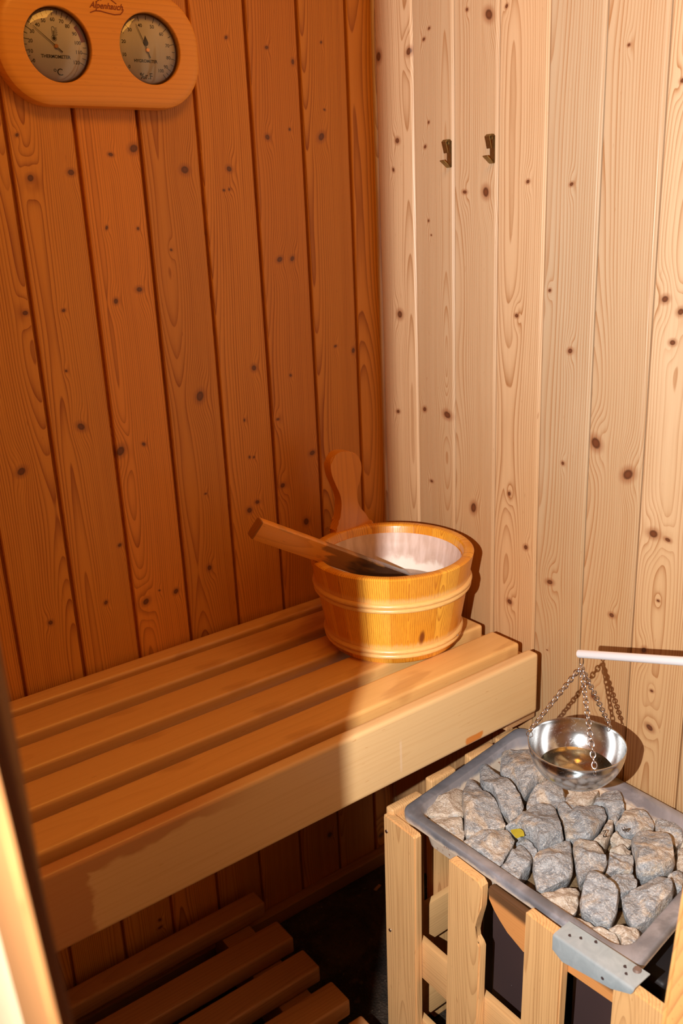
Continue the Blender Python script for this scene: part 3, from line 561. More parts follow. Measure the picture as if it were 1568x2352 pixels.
def text_into(bm, txt, x, z, y, size, shear=0., bold=.0, rot=0., sx=1.):
    cu = bpy.data.curves.new('t', 'FONT'); cu.body = txt; cu.size = size; cu.align_x = 'CENTER'; cu.align_y = 'CENTER'
    cu.extrude = .00012; cu.shear = shear; cu.offset = bold; cu.resolution_u = 3
    ob = bpy.data.objects.new('t', cu); C.objects.link(ob); bpy.context.view_layer.update()
    me = bpy.data.meshes.new_from_object(ob)
    me.transform(Matrix.Translation((x, y, z)) @ Matrix.Rotation(-rot, 4, 'Y') @ Matrix.Rotation(PI/2, 4, 'X') @ Matrix.Diagonal((sx, 1, 1, 1)))
    bm.from_mesh(me); bpy.data.objects.remove(ob); bpy.data.curves.remove(cu); bpy.data.meshes.remove(me)
def bar(bm, x0, z0, x1, z1, w, y, t=.00025, w1=None):
    w1 = w if w1 is None else w1
    d = Vector((x1-x0, z1-z0)).normalized(); nx, nz = -d.y, d.x
    P = [(x0+nx*w/2, z0+nz*w/2), (x0-nx*w/2, z0-nz*w/2), (x1-nx*w1/2, z1-nz*w1/2), (x1+nx*w1/2, z1+nz*w1/2)]
    prism(bm, P, lambda u, v: (u, y, v), lambda u, v: (u, y-t, v))
def arc(bm, c, r0, r1, a0, a1, y, n=20, t=.0002):
    """angles clockwise from straight up"""
    A = [a0+(a1-a0)*i/n for i in range(n+1)]
    P = [(c[0]+r0*math.sin(a), c[1]+r0*math.cos(a)) for a in A]+[(c[0]+r1*math.sin(a), c[1]+r1*math.cos(a)) for a in A[::-1]]
    prism(bm, P, lambda u, v: (u, y, v), lambda u, v: (u, y-t, v))
YD = -.0115
def dial(c, label, marks, title, unit):
    bm = bmesh.new(); cyl(bm, (c[0], -.0092, c[1]), (c[0], YD, c[1]), RD-.0002, n=64)
    d = mesh('dial', bm, dial_mat, th); tag(d, label=label)
    pr = bmesh.new()
    y = YD-.0001
    for k, (x, z) in marks.items():
        if k.isdigit(): text_into(pr, k, x, z, y, .0058, bold=.00008)
    text_into(pr, title, *marks[title], y, .0052 if title[0] == 'T' else .0050, bold=.00013)
    bm = bmesh.new()
    hx, hz = marks['hub']; tx, tz = marks['tip']; ux, uz = marks['tail']
    nd = bmesh.new(); bar(nd, hx, hz, tx, tz, .0008, y-.0016, w1=.0004); bar(nd, hx, hz, ux, uz, .0006, y-.0016, w1=.0013)
    nee = mesh('needle', nd, ink, d)
    cyl(bm, (hx, y, hz), (hx, y-.0030, hz), .0025, .0021, 24)
    tag(mesh('hub', bm, copper, d, True, 40), label='copper needle hub')
    g = bmesh.new(); prf = [(RD-.0003, -.0165)]+[((RD-.0003)*math.cos(t), -.0165-.0050*math.sin(t)) for t in [PI/2*i/10 for i in range(1, 10)]]
    rg = [[g.verts.new((c[0]+r*math.cos(2*PI*i/64), yy, c[1]+r*math.sin(2*PI*i/64))) for i in range(64)] for r, yy in prf]
    for a, b in zip(rg, rg[1:]):
        for i in range(64): g.faces.new((a[i], a[(i+1)%64], b[(i+1)%64], b[i]))
    g.faces.new(rg[-1])
    mesh('glass', g, glass_mat, d, True)
    return d, pr, y
# thermometer
d, pr, y = dial(TC, 'thermometer dial in degrees Celsius', THERMO_MARKS, 'THERMOMETER', 'C')
text_into(pr, 'C', THERMO_MARKS['C'][0], THERMO_MARKS['C'][1], y, .0110, bold=.00012); text_into(pr, 'o', THERMO_MARKS['o'][0], THERMO_MARKS['o'][1]+.0005, y, .0072)
A0 = math.radians(120)
for i in range(25):
    v = i*5
    if 85 <= v <= 100: continue
    a = -A0+2*A0*v/120; r0 = .0330 if i % 2 == 0 else .0345
    r1 = .0396 if i % 2 == 0 else .0392
    bar(pr, TC[0]+r0*math.sin(a), TC[1]+r0*math.cos(a), TC[0]+r1*math.sin(a), TC[1]+r1*math.cos(a), .00065, y)
ix, iz = THERMO_MARKS['ico']; ix -= .0006
torus(pr, (ix, y, iz-.0038), (1, 0, 0), (0, 0, 1), .0031, .00026, 24, 6)
cyl(pr, (ix, y, iz-.0038), (ix, y-.0002, iz-.0038), .0021, n=20)
for sx in (-.0016, .0016): bar(pr, ix+sx, iz-.001, ix+sx, iz+.0072, .0005, y)
arc(pr, (ix, iz+.0072), .00135, .00185, -PI/2, PI/2, y, 10); bar(pr, ix, iz-.003, ix, iz+.0045, .0010, y)
for j in range(8): bar(pr, ix+.0026, iz+.0075-j*.00115, ix+(.0050 if j % 2 == 0 else .0042), iz+.0075-j*.00115, .00035, y)
mesh('printed_scale', pr, ink, d)
bm = bmesh.new(); arc(bm, TC, .0338, .0396, math.radians(50), math.radians(80), y, 24); tag(mesh('warning_band', bm, red, d), label='dark red band from 85 to 100')
# hygrometer
d, pr, y = dial(HC, 'hygrometer dial in percent', HYGRO_MARKS, 'HYGROMETER', '%r.F')
text_into(pr, '%r.F', *HYGRO_MARKS['%r.F'], y, .0100, bold=.00014)
def ang(k): p = HYGRO_MARKS[k]; return math.atan2(p[0]-HC[0], p[1]-HC[1])
an = [ang(str(v)) for v in range(0, 101, 10)]
for i in range(1, len(an)):
    while an[i] < an[i-1]: an[i] += 2*PI
for i in range(5, 21):
    a = an[i//2] if i % 2 == 0 else (an[i//2]+an[i//2+1])/2
    if i == 5: a = (an[2]+an[3])/2
    r0, r1 = (.0335, .0398) if i % 2 == 0 else (.0350, .0394)
    bar(pr, HC[0]+r0*math.sin(a), HC[1]+r0*math.cos(a), HC[0]+r1*math.sin(a), HC[1]+r1*math.cos(a), .00065, y)
dx, dz = HYGRO_MARKS['drop']
pts = [(dx+.0036*math.sin(t), dz-.0025-.0036*math.cos(t)) for t in [math.radians(a) for a in range(-125, 126, 14)]]+[(dx, dz+.0062)]
prism(pr, pts, lambda u, v: (u, y, v), lambda u, v: (u, y-.0002, v))
mesh('printed_scale', pr, ink, d)
bm = bmesh.new(); arc(bm, HC, .0378, .0402, an[0]-.05, an[2]+.05, y, 24); tag(mesh('comfort_band', bm, green, d), label='dark green band from 0 to 20')
# maker's mark
bm = bmesh.new(); lx, lz = -.4322, .8700; y = -.0221
y = -.0227; text_into(bm, 'Alpenhauch', lx, lz, y, .0098, .45, .00012, 0., .92)
W = [(-.0130, .0035), (-.0060, .0075), (-.0040, .0070), (.0000, .0115), (.0035, .0080), (.0055, .0088), (.0140, .0035)]
for a, b in zip(W, W[1:]): bar(bm, lx+a[0], lz+a[1], lx+b[0], lz+b[1], .0008, y)
for a in ((.0, .0110, -.0015, .0080), (.0015, .0100, .0022, .0075), (-.0052, .0072, -.0062, .0055)): bar(bm, lx+a[0], lz+a[1], lx+a[2], lz+a[3], .0007, y)
W = [(-.0215, -.0085), (-.0150, -.0060), (-.0080, -.0058), (.0, -.0072), (.0100, -.0085), (.0180, -.0075), (.0215, -.0040), (.0222, -.0015)]
for a, b in zip(W, W[1:]): bar(bm, lx+a[0], lz+a[1], lx+b[0], lz+b[1], .0010, y)
tag(mesh('logo', bm, logo_m, th), label='burnt-in script logo with mountain outline')

# ---------------------------------------------------------------- stove guard (wooden crib round the stove)
GL, GD = (.82, .475, .200), (.42, .185, .060)
def scorch_edge(s, col, G, A, D, wob, st):
    return s.mix(s.ss(st, .60, .8, 0., .3), col, (.30, .12, .03))
gv = wood('guard_slat_wood', GL, GD, 'Z', 'Y', 'X', None, 7., .0034, (), .5, .7, None, .75, .45, extra=scorch_edge)
gx = wood('guard_side_wood', GL, GD, 'Z', 'X', 'Y', None, 17., .0034, (), .5, .7, None, .75, .45, extra=scorch_edge)
gh = wood('guard_rail_wood', GL, GD, 'Y', 'Z', 'X', None, 27., .0040, (), .5, .4, None, .4, .3)
ghx = wood('guard_side_rail_wood', GL, GD, 'X', 'Z', 'Y', None, 37., .0040, (), .5, .4, None, .4, .3)
guard = empty('stove_guard', (-.16, -.55, FLOOR), 'wooden slatted guard standing round the stove below the stone tray', 'stove guard')
bpy.context.view_layer.update()
def shear(y0, k):
    """a slat that leans a little along the front: dy = k*(z+.17)"""
    Mx = Matrix.Identity(4); Mx[1][2] = k; Mx[1][3] = k*.17
    return Mx
def slat_front(y0, y1, top, k, notch=False):
    # y0 > y1 ; outline in (y,z)
    bm = bmesh.new()
    if notch:
        P = [(y0, FLOOR+.001), (y0, top-.004), (y0-.004, top), (y1+.006, top-.0005), (y1+.0005, top-.006), (y1, -.180), (y1+.001, -.205), (y1+.005, -.222), (y1+.009, -.240), (y1+.0105, -.250), (y1+.009, -.258), (y1+.003, -.263), (y1, -.268), (y1, FLOOR+.001)]
    else:
        P = [(y0, FLOOR+.001), (y0, top-.003), (y0-.003, top), (y1+.003, top), (y1, top-.003), (y1, FLOOR+.001)]
    prism(bm, P, lambda u, v: (-.302, u+k*(v+.17), v), lambda u, v: (-.2905, u+k*(v+.17), v))
    es = [e for e in bm.edges if abs(e.verts[0].co.x-e.verts[1].co.x) < 1e-6 and e.verts[0].co.x < -.3]
    bmesh.ops.bevel(bm, geom=es, offset=.0022, segments=2, affect='EDGES')
    return bm
def add_part(name, bm, mat, parent, label=None, ang=40):
    # origin at the part's own middle so that the grain pattern differs
    bb = [v.co.copy() for v in bm.verts]
    c = sum(bb, Vector())/len(bb)
    for v in bm.verts: v.co -= c
    o = mesh(name, bm, mat, None, True, ang); o.location = c; bpy.context.view_layer.update()
    o.parent = parent; o.matrix_parent_inverse = parent.matrix_world.inverted()
    if label: o['label'] = label
    return o
add_part('front_slat', slat_front(-.350, -.4165, -.173, -.015), gv, guard)
def burnt(s, col, G, A, D, wob, st):
    e = s.mul(s.ss(s.add(A, s.m('MULTIPLY_ADD', wob, .010, -.005)), -.0225, -.0290), s.ss(G, .05, .13))
    col = s.mix(s.mul(e, .85), col, (.42, .13, .02))
    e = s.mul(s.ss(s.add(A, s.m('MULTIPLY_ADD', wob, .006, -.003)), -.0265, -.0300), s.ss(G, .09, .13))
    return s.mix(s.mul(e, .9), col, (.03, .016, .010))
gburn = wood('burnt_slat_wood', GL, GD, 'Z', 'Y', 'X', None, 7., .0034, (), .5, .65, None, .7, .45, extra=burnt)
add_part('front_slat', slat_front(-.480, -.540, -.166, -.028, True), gburn, guard, 'slat with burnt notch on its edge')
add_part('front_slat', slat_front(-.6095, -.666, -.159, -.022), gv, guard)
add_part('front_slat', slat_front(-.733, -.800, -.158, -.01), gv, guard)
# burnt upper rail
def burnt_rail(s, col, G, A, D, wob, st):
    e = s.ss(s.add(s.add(s.mul(G, .9), A), s.m('MULTIPLY_ADD', wob, .02, -.01)), .03, .075)
    col = s.mix(.65, col, (.66, .22, .04))
    t = s.ss(s.add(A, s.m('MULTIPLY_ADD', wob, .012, -.006)), .010, .020)
    return s.mix(s.mul(t, .85), col, (.035, .020, .014))
P = [(-.540, -.178), (-.5375, -.184), (-.539, -.196), (-.548, -.208), (-.558, -.217), (-.572, -.225), (-.598, -.237), (-.606, -.232), (-.625, -.219), (-.660, -.2135), (-.800, -.204), (-.800, -.177)]
bm = bmesh.new(); prism(bm, P, lambda u, v: (-.2895, u, v), lambda u, v: (-.278, u, v))
bmesh.ops.bevel(bm, geom=[e for e in bm.edges if abs(e.verts[0].co.x-e.verts[1].co.x) < 1e-6], offset=.0018, segments=2, affect='EDGES')
add_part('upper_rail', bm, wood('burnt_rail_wood', GL, GD, 'Y', 'Z', 'X', None, 27., .0040, (), .5, .35, None, .4, .3, extra=burnt_rail), guard, 'upper rail with its end burnt away')
for z0, z1 in ((-.422, -.357), (-.560, -.500)):
    bm = bmesh.new(); box(bm, -.2895, -.278, -.80, -.362, z0, z1, .002, 2); add_part('front_rail', bm, gh, guard)
    bm = bmesh.new(); box(bm, -.276, -.02, -.3735, -.3625, z0+.008, z1+.010, .002, 2); add_part('side_rail', bm, ghx, guard)
bm = bmesh.new(); box(bm, -.2885, -.262, -.387, -.3615, -.56, -.1765, .0015, 2); add_part('corner_block', bm, gx, guard)
for x0, x1, t, dy in ((-.2945, -.2365, -.166, 0), (-.211, -.161, -.163, .012), (-.128, -.074, -.162, .0165), (-.062, -.012, -.162, .0185)):
    bm = bmesh.new(); box(bm, x0, x1, -.3610+dy, -.3465+dy, FLOOR+.001, t, .004, 3); add_part('side_slat', bm, gx, guard)
# galvanised bracket folded over the top of the guard
s = NT('galvanised'); s.obj(); n = s.noise(s.co, 55., 5., .65, 1.); n2 = s.noise(s.co, 220., 3.)
galv = s.set(color=s.mix(n, (.34, .42, .46), (.66, .75, .78)), rough=s.m('MULTIPLY_ADD', n2, .12, .26), metal=.4)
s = NT('dark_hole'); hole_m = s.set(color=(.05, .03, .03), rough=.7)
s = NT('rusty_steel'); s.obj(); n = s.noise(s.co, 500., 3.); rusty = s.set(color=s.mix(n, (.22, .14, .11), (.34, .25, .21)), rough=.5, metal=.5)
bm = bmesh.new()
prof = [(-.2765, -.1572), (-.3015, -.1590), (-.3035, -.1600), (-.3045, -.1620), (-.3045, -.190), (-.3035, -.190), (-.3035, -.1623), (-.3025, -.1609), (-.3013, -.1602), (-.2765, -.1584)]
Y0, Y1 = -.6535, -.7600
A = [bm.verts.new((x, Y0, z)) for x, z in prof]; B = [bm.verts.new((x, Y1, z)) for x, z in prof]
A2 = [bm.verts.new((x, (-.6600 if z > -.17 else -.668), z)) for x, z in prof]; B2 = [bm.verts.new((x, (-.755 if z > -.17 else -.757), z)) for x, z in prof]
A3 = [bm.verts.new((x, -.733, z)) for x, z in prof]
for row_, zb_ in ((A, -.180), (A2, -.188), (A3, -.1785), (B2, -.168), (B, -.163)):
    for i_ in (4, 5): row_[i_].co.z = zb_
for row_ in (A, A2, A3, B2, B):
    for v in row_: v.co.z += (-.655-v.co.y)*.065
rows = [A, A2, A3, B2, B]
for a, b in zip(rows, rows[1:]):
    for i in range(len(prof)): bm.faces.new((a[i], a[(i+1)%len(prof)], b[(i+1)%len(prof)], b[i]))
bm.faces.new(A[::-1]); bm.faces.new(B)
br = mesh('bracket', bm, galv, guard, True, 40); tag(br, label='folded galvanised metal bracket')
for x, yy, r in ((-.2925, -.668, .0022), (-.2870, -.6790, .0022), (-.2800, -.694, .0024), (-.2860, -.7365, .0024), (-.2930, -.7430, .0021)):
    bm = bmesh.new(); zz = -.1573-(-.2765-x)*.072+(-.655-yy)*.065; cyl(bm, (x, yy, zz-.001), (x, yy, zz+.0002), r, n=16); mesh('screw_hole', bm, hole_m, br)
bm = bmesh.new(); cyl(bm, (-.3048, -.722, -.1680), (-.3040, -.722, -.1680), .0020, n=12)
mesh('screw_hole', bm, hole_m, br)
bm = bmesh.new(); cyl(bm, (-.2815, -.7480, -.1520), (-.2815, -.7480, -.1490), .0050, .0036, 24)
tag(mesh('bolt', bm, rusty, br, True, 35), label='rusty round bolt head')
for y_, z_ in ((-.357, -.1985), (-.358, -.368)):
    bm = bmesh.new(); cyl(bm, (-.3030, y_, z_), (-.3018, y_, z_), .0026, .0030, 14)
    mesh('nail_head', bm, zinc, guard, True, 40)

# ---------------------------------------------------------------- wooden post at the right edge
post_mat = wood('post_wood', (.60, .30, .095), (.28, .09, .02), 'Z', 'X', 'Y', None, 11., .006, (), .35, .6, coat=.2)
bm = bmesh.new()
def pp(x, y, z):
    k = (z-.046)/(-.117); return Vector((-.3435-.0431*k+x, -.8262-.0165*k+y, z))
v = [[bm.verts.new(pp(x, y, z)) for x, y in ((0, 0), (.0201, -.0346), (.0460, -.0195), (.0279, .0116))] for z in (FLOOR+.001, 1.0)]
bm.faces.new(v[0][::-1]); bm.faces.new(v[1])
for i in range(4): bm.faces.new((v[0][i], v[0][(i+1)%4], v[1][(i+1)%4], v[1][i]))
bmesh.ops.bevel(bm, geom=[e for e in bm.edges if abs(e.verts[0].co.z-e.verts[1].co.z) > .5], offset=.004, segments=3, affect='EDGES')
o = mesh('wooden_post', bm, post_mat, None, True, 40)
tag(o, 'reddish wooden post at the right edge, in front of the stove guard', 'post')

# ---------------------------------------------------------------- stove
s = NT('brown_enamel'); o_ = s.obj(); n = s.noise(s.xyz(s.mul(o_[0], 40.), s.mul(o_[1], 260.), s.mul(o_[2], 45.)), 1., 4., .6, 1.5)
n2 = s.noise(s.co, 25., 2.)
sc = s.mul(s.ss(n, .735, .75), s.ss(n2, .5, .6))
enamel = s.set(color=s.mix(sc, (.060, .036, .036), (.6, .58, .6)), rough=.42)
s = NT('stove_black'); black = s.set(color=(.010, .008, .009), rough=.6)
stove = empty('sauna_stove', (-.13, -.6, FLOOR), 'dark brown sauna stove body behind the wooden guard', 'stove'); bpy.context.view_layer.update()
bm = bmesh.new(); box(bm, -.215, -.02, -.74, -.455, FLOOR+.06, -.222, .006, 3); mesh('body', bm, black, stove, True, 40)
for y0, y1, z0, z1 in ((-.612, -.497, -.418, -.236), (-.748, -.632, -.418, -.236)):
    bm = bmesh.new(); box(bm, -.2365, -.2350, y0, y1, z0, z1, .0005, 1)
    # folded edge at its left
    box(bm, -.2350, -.218, y1-.0015, y1, z0, z1)
    mesh('panel', bm, enamel, stove, True, 40)
for x in (-.2, -.04):
    for y_ in (-.72, -.48):
        bm = bmesh.new(); box(bm, x-.01, x+.01, y_-.01, y_+.01, FLOOR+.001, FLOOR+.06); mesh('foot', bm, black, stove)

# ---------------------------------------------------------------- stone tray
s = NT('tray_steel'); o_ = s.obj()
n = s.noise(s.co, 38., 6., .65, 1.2); n2 = s.noise(s.co, 11., 4., .6, .8); n3 = s.noise(s.co, 160., 3.)
c = s.mix(s.ss(s.noise(s.co, 16., 5., .6, .8), .36, .64), (.27, .275, .31), (.46, .46, .51))
c = s.mix(s.ss(n2, .54, .64, 0., .45), c, (.16, .16, .17))
inn = s.ss(s.add(o_[2], s.m('MULTIPLY_ADD', n, .012, -.006)), -.172, -.1665, 1., 0.)
backw = s.ss(s.add(o_[1], s.mul(o_[0], -.6)), -.30, -.20)
c = s.mix(s.mul(inn, .85), c, s.mix(n, (.60, .46, .33), (.76, .64, .50)))
rs = s.mul(s.ss(n3, .60, .68), s.ss(n2, .47, .56)); c = s.mix(s.mul(s.mul(rs, inn), .8), c, (.23, .075, .03))
s.bump(n, .25, .001)
tray_mat = s.set(color=c, rough=s.m('MULTIPLY_ADD', n, .3, .22), metal=s.m('MULTIPLY_ADD', inn, -.4, .4))
Cq = [Vector(p) for p in ((-.2875, -.372), (-.0065, -.332), (-.0065, -.703), (-.2755, -.7405))]
def inset(q, ins):
    """ins = offsets of edges 0-1 (bench side), 1-2 (wall), 2-3 (right), 3-0 (front)"""
    n_ = len(q); cen = sum(q, Vector((0, 0)))/n_; lines = []
    for i in range(n_):
        a, b = q[i], q[(i+1) % n_]; d = (b-a).normalized(); nr = Vector((-d.y, d.x))
        if (cen-a).dot(nr) < 0: nr = -nr
        lines.append((a+nr*ins[i], d))
    out = []
    for i in range(n_):
        (p, d), (q_, e) = lines[i-1], lines[i]
        t = ((q_-p).x*e.y-(q_-p).y*e.x)/(d.x*e.y-d.y*e.x); out.append(p+d*t)
    return out
def rounded(q, r, n_=10):
    out = []
    for i in range(4):
        p, a, b = q[i], q[i-1], q[(i+1) % 4]
        u, w = (a-p).normalized(), (b-p).normalized()
        th_ = u.angle(w); L = r/math.tan(th_/2); c_ = p+(u+w).normalized()*(r/math.sin(th_/2))
        s0, s1 = p+u*L-c_, p+w*L-c_
        for k in range(n_+1):
            v_ = s0.slerp(s1, k/n_) if True else s0
            out.append(c_+v_.normalized()*r)
    return out
def ring_pts(ins, r): return rounded(inset(Cq, ins), r)
bm = bmesh.new(); T = .0
layers = [((-.0005,)*4, .016, -.1735), ((-.0012,)*4, .017, -.1640), ((.0002,)*4, .016, -.1608), ((.0025,)*4, .014, -.1600),
          ((.0150, .0100, .0170, .0125), .022, -.1600), ((.0165, .0135, .0185, .0140), .022, -.1612), ((.0215, .0290, .0200, .0150), .024, -.1720), ((.0240, .034, .0215, .0160), .024, -.1740), ((.030, .042, .026, .020), .026, -.2000), ((.034, .046, .030, .024), .026, -.2030)]
rg = [[bm.verts.new((p.x, p.y, z)) for p in ring_pts(i_, r_)] for i_, r_, z in layers]
for a, b in zip(rg, rg[1:]):
    for i in range(len(a)): bm.faces.new((a[i], a[(i+1)%len(a)], b[(i+1)%len(a)], b[i]))
bm.faces.new(rg[-1])
und = [[bm.verts.new((p.x, p.y, z)) for p in ring_pts(i_, r_)] for i_, r_, z in (((.0012,)*4, .016, -.1735), ((.0012,)*4, .016, -.1655), ((.018, .028, .018, .0125), .02, -.1700), ((.028, .041, .024, .018), .024, -.2070))]
a = rg[0]
for b in und:
    for i in range(len(a)): bm.faces.new((a[i], a[(i+1)%len(a)], b[(i+1)%len(a)], b[i]))
    a = b
bm.faces.new(a)
tray = mesh('stone_tray', bm, tray_mat, None, True, 50)
tag(tray, 'worn grey steel tray full of stones on top of the stove', 'tray')
# rust-coloured sediment lying in the tray
s = NT('sediment'); s.obj(); n = s.noise(s.co, 60., 5., .6, .5); n2 = s.noise(s.co, 300., 3.)
c = s.mix(n, (.16, .095, .042), (.34, .23, .13)); s.bump(s.add(n, n2), .6, .002)
sed = s.set(color=c, rough=.45)
bm = bmesh.new(); q = ring_pts((.0345, .0465, .0305, .0245), .026)
prism(bm, [(p.x, p.y) for p in q], lambda u, v: (u, v, -.2025), lambda u, v: (u, v, -.1945))
tag(mesh('sediment', bm, sed, None), 'brown rusty silt covering the tray bottom between the stones', 'silt', kind='stuff')

# ---------------------------------------------------------------- stones
def stone_mat(name, tint):
    s = NT(name); s.obj(); r = s.rnd()
    v = s.N.new('ShaderNodeVectorMath'); v.operation = 'ADD'; s.t.links.new(s.co, v.inputs[0]); s.lk(s.xyz(s.mul(r, 9.), s.mul(r, 5.), r), v.inputs[1]); co = v.outputs[0]
    n = s.noise(co, 28., 6., .65, .8); n2 = s.noise(co, 110., 5., .7, .4); n3 = s.noise(co, 420., 3., .6); w = s.noise(co, 45., 4., .55, 2.5)
    grey = s.mix(s.ss(n2, .3, .7), (.23, .245, .27), (.48, .49, .505))
    tan = s.mix(s.ss(n2, .3, .7), (.46, .36, .265), (.70, .60, .49))
    c = s.mix(s.ss(s.add(n, tint), .44, .60), grey, tan)
    c = s.mix(s.ss(n3, .52, .66, 0., .6), c, (.82, .79, .76))
    vein = s.ss(s.m('ABSOLUTE', s.sub(w, .5)), .004, .016, 1., 0.)
    c = s.mix(s.mul(vein, .35), c, (.66, .58, .52))
    c = s.mix(s.ss(n3, .42, .30, 0., .45), c, (.16, .15, .15))
    s.bump(s.add(s.add(n2, s.mul(n3, .5)), s.mul(w, .5)), 1., .0032)
    return s.set(color=c, rough=.62)
SM = {t: stone_mat('rock_'+str(i), v) for i, (t, v) in enumerate({'grey': -.10, 'mixed': -.01, 'tan': .12}.items())}
INFO = {
 'A': ('tan', 'cream ribbed stone in the tray corner nearest the bench', .006),
 'B': ('tan', 'small tan stone against the front rim, next to the cream corner stone', .002),
 'C': ('mixed', 'tall pale stone with a rounded tip, right of the cream corner stone', .012),
 'D': ('grey', 'narrow grey wedge-shaped stone with its point towards the bench', .012),
 'E': ('mixed', 'large mottled stone at the back, partly hidden behind the hanging bowl', .014),
 'F': ('mixed', 'pale grey stone under the left side of the hanging bowl', .004),
 'G': ('tan', 'flat tan stone right under the hanging bowl', .000),
 'H': ('grey', 'smooth grey stone to the lower right of the hanging bowl', .006),
 'I': ('grey', 'large blue-grey stone touching the yellow leaf', .014),
 'J': ('grey', 'broad grey stone in the middle of the tray, below the flat tan one', .011),
 'K': ('tan', 'slim little stone wedged on the right of the broad middle stone', .002),
 'L': ('mixed', 'long grey and tan stone near the back rim with the rust spots', .006),
 'M': ('mixed', 'low stone along the back rim at the right edge of the photo', .002),
 'N': ('mixed', 'large flat square-cut pale stone at the right', .012),
 'O': ('mixed', 'upright five-sided grey stone in the centre of the lower half', .010),
 'P': ('mixed', 'blocky grey stone with a dark pit on its left side', .010),
 'Q': ('mixed', 'squarish pale stone between the five-sided stone and the large flat one', .002),
 'q': ('grey', 'layered grey stone with cracked edge below the squarish pale one', .004),
 'R': ('mixed', 'white and grey stone lying against the front rim, below the leaf', .008),
 'S': ('grey', 'slanted grey stone leaning on the white and grey one', .008),
 'T': ('grey', 'thin grey slab just below the yellow leaf', -.004),
 'U': ('tan', 'tan stone with a hollow in its face, against the front rim', .002),
 'V': ('grey', 'grey stone with a dark smooth upper face, near the metal bracket', .015),
 'W': ('grey', 'large bright grey stone near the right-hand corner of the tray', .012),
 'X': ('tan', 'long tan stone against the front rim beside the metal bracket', .000),
 'Y': ('tan', 'small cracked tan stone in the right-hand corner of the tray', .002),
 'Z': ('mixed', 'small pale stone next to the wooden post', .000),
 'a': ('tan', 'tiny tan stone above the squarish pale one', -.004),
 'b': ('tan', 'tan pebble above the tiny one, left of the large flat stone', -.006),
 'c': ('tan', 'brownish stone at the right edge, beside the large flat one', -.004)}
def stone(key):
    kind, label, up = INFO[key]
    P2 = [Vector(p) for p in STONES[key]]; N = 72
    loop = smooth_loop(P2, N, .32)
    c = sum(loop, Vector((0, 0)))/N
    Rm = sum((p-c).length for p in loop)/N
    rng = random.Random(ord(key)*7+1)
    z0 = -.168+(up-.006)*.5; hm = max(.006, min(.015, Rm*.34))+max(0, up)*.45
    planes = []
    for k in range(rng.randint(4, 6)):
        a = rng.uniform(0, 2*PI); sl = rng.uniform(.12, .75)
        planes.append((Vector((math.cos(a), math.sin(a))), sl, hm*rng.uniform(.60, 1.0)))
    K = 12; bm = bmesh.new(); off = Vector((ord(key)*1.37, 3.1, 7.7))
    def hgt(p, rho):
        edge = hm*(1-rho**9)**.62 if rho < 1 else 0
        h = edge
        for dvec, sl, h0 in planes: h = min(h, h0-sl*dvec.dot(p-c)*.9+.0012)
        return max(h, edge*.22)
    rings = []
    base_z = -.1943
    for fr_, z in ((.62, base_z), (.84, base_z+.006), (.95, (z0+base_z)/2+.004), (.992, z0-.004)):
        rings.append([Vector(((c+(p-c)*fr_*1.0).x, (c+(p-c)*fr_*1.0).y, z)) for p in loop])
    for j in range(K):
        rho = 1-j/K
        rings.append([Vector(((c+(p-c)*rho*1.0).x, (c+(p-c)*rho*1.0).y, z0+hgt(c+(p-c)*rho, rho))) for p in loop])
    V = []
    for ri, R_ in enumerate(rings):
        row = []
        for v in R_:
            n1 = noise.noise((v+off)*85); n2 = noise.noise((v+off)*230); n3 = abs(noise.noise(Vector(((v+off).x*60, (v+off).y*110, (v+off).z*60))))
            amp = .4 if ri in (0, 1) else 1.
            dz = (.0016*n1+.0008*n2-.0022*n3)*amp if ri > 2 else 0
            dr = .0009*n1*amp if ri > 1 else 0
            d = Vector((v.x-c.x, v.y-c.y, 0)); d = d.normalized() if d.length > 1e-6 else d
            row.append(bm.verts.new(v+d*dr*.6+Vector((0, 0, dz))))
        V.append(row)
    for a, b in zip(V, V[1:]):
        for i in range(N): bm.faces.new((a[i], a[(i+1)%N], b[(i+1)%N], b[i]))
    bm.faces.new(V[0][::-1])
    top = bm.verts.new((c.x, c.y, sum(v.co.z for v in V[-1])/N))
    for i in range(N): bm.faces.new((V[-1][i], V[-1][(i+1)%N], top))
    add = Vector((c.x, c.y, z0))
    for v in bm.verts: v.co -= add
    o = mesh('sauna_stone', bm, SM[kind], None, True, 38); o.location = add
    return tag(o, label, 'stone', 'sauna stones in the tray')
for k in INFO: stone(k)
# dry scraps of plants
s = NT('dry_scrap'); dry = s.set(color=(.055, .035, .022), rough=.8)
for nm, (sx_, sy_), lab in (('plant_scrap', SCRAPS[0], 'dark curled plant scrap left of the tiny tan stone'), ('plant_scrap', SCRAPS[1], 'dark crumbly plant scrap above the tiny tan stone')):
    rng = random.Random(int(sx_*-9000)); bm = bmesh.new(); p = Vector((0, 0, 0)); d = Vector((1, 0, .2))
    for k_ in range(9):
        d = Vector((rng.uniform(-1, 1), rng.uniform(-1, 1), rng.uniform(-.35, .5))).normalized(); q_ = p+d*rng.uniform(.003, .006)
        if q_.length > .009: q_ = p-d*.003
        cyl(bm, p, q_, rng.uniform(.0004, .0010), .0003, 6); p = q_*.85
        if q_.z < 0: q_.z = 0
    o = mesh(nm, bm, dry, None); o.location = (sx_, sy_, -.1535); tag(o, lab, 'plant scrap')
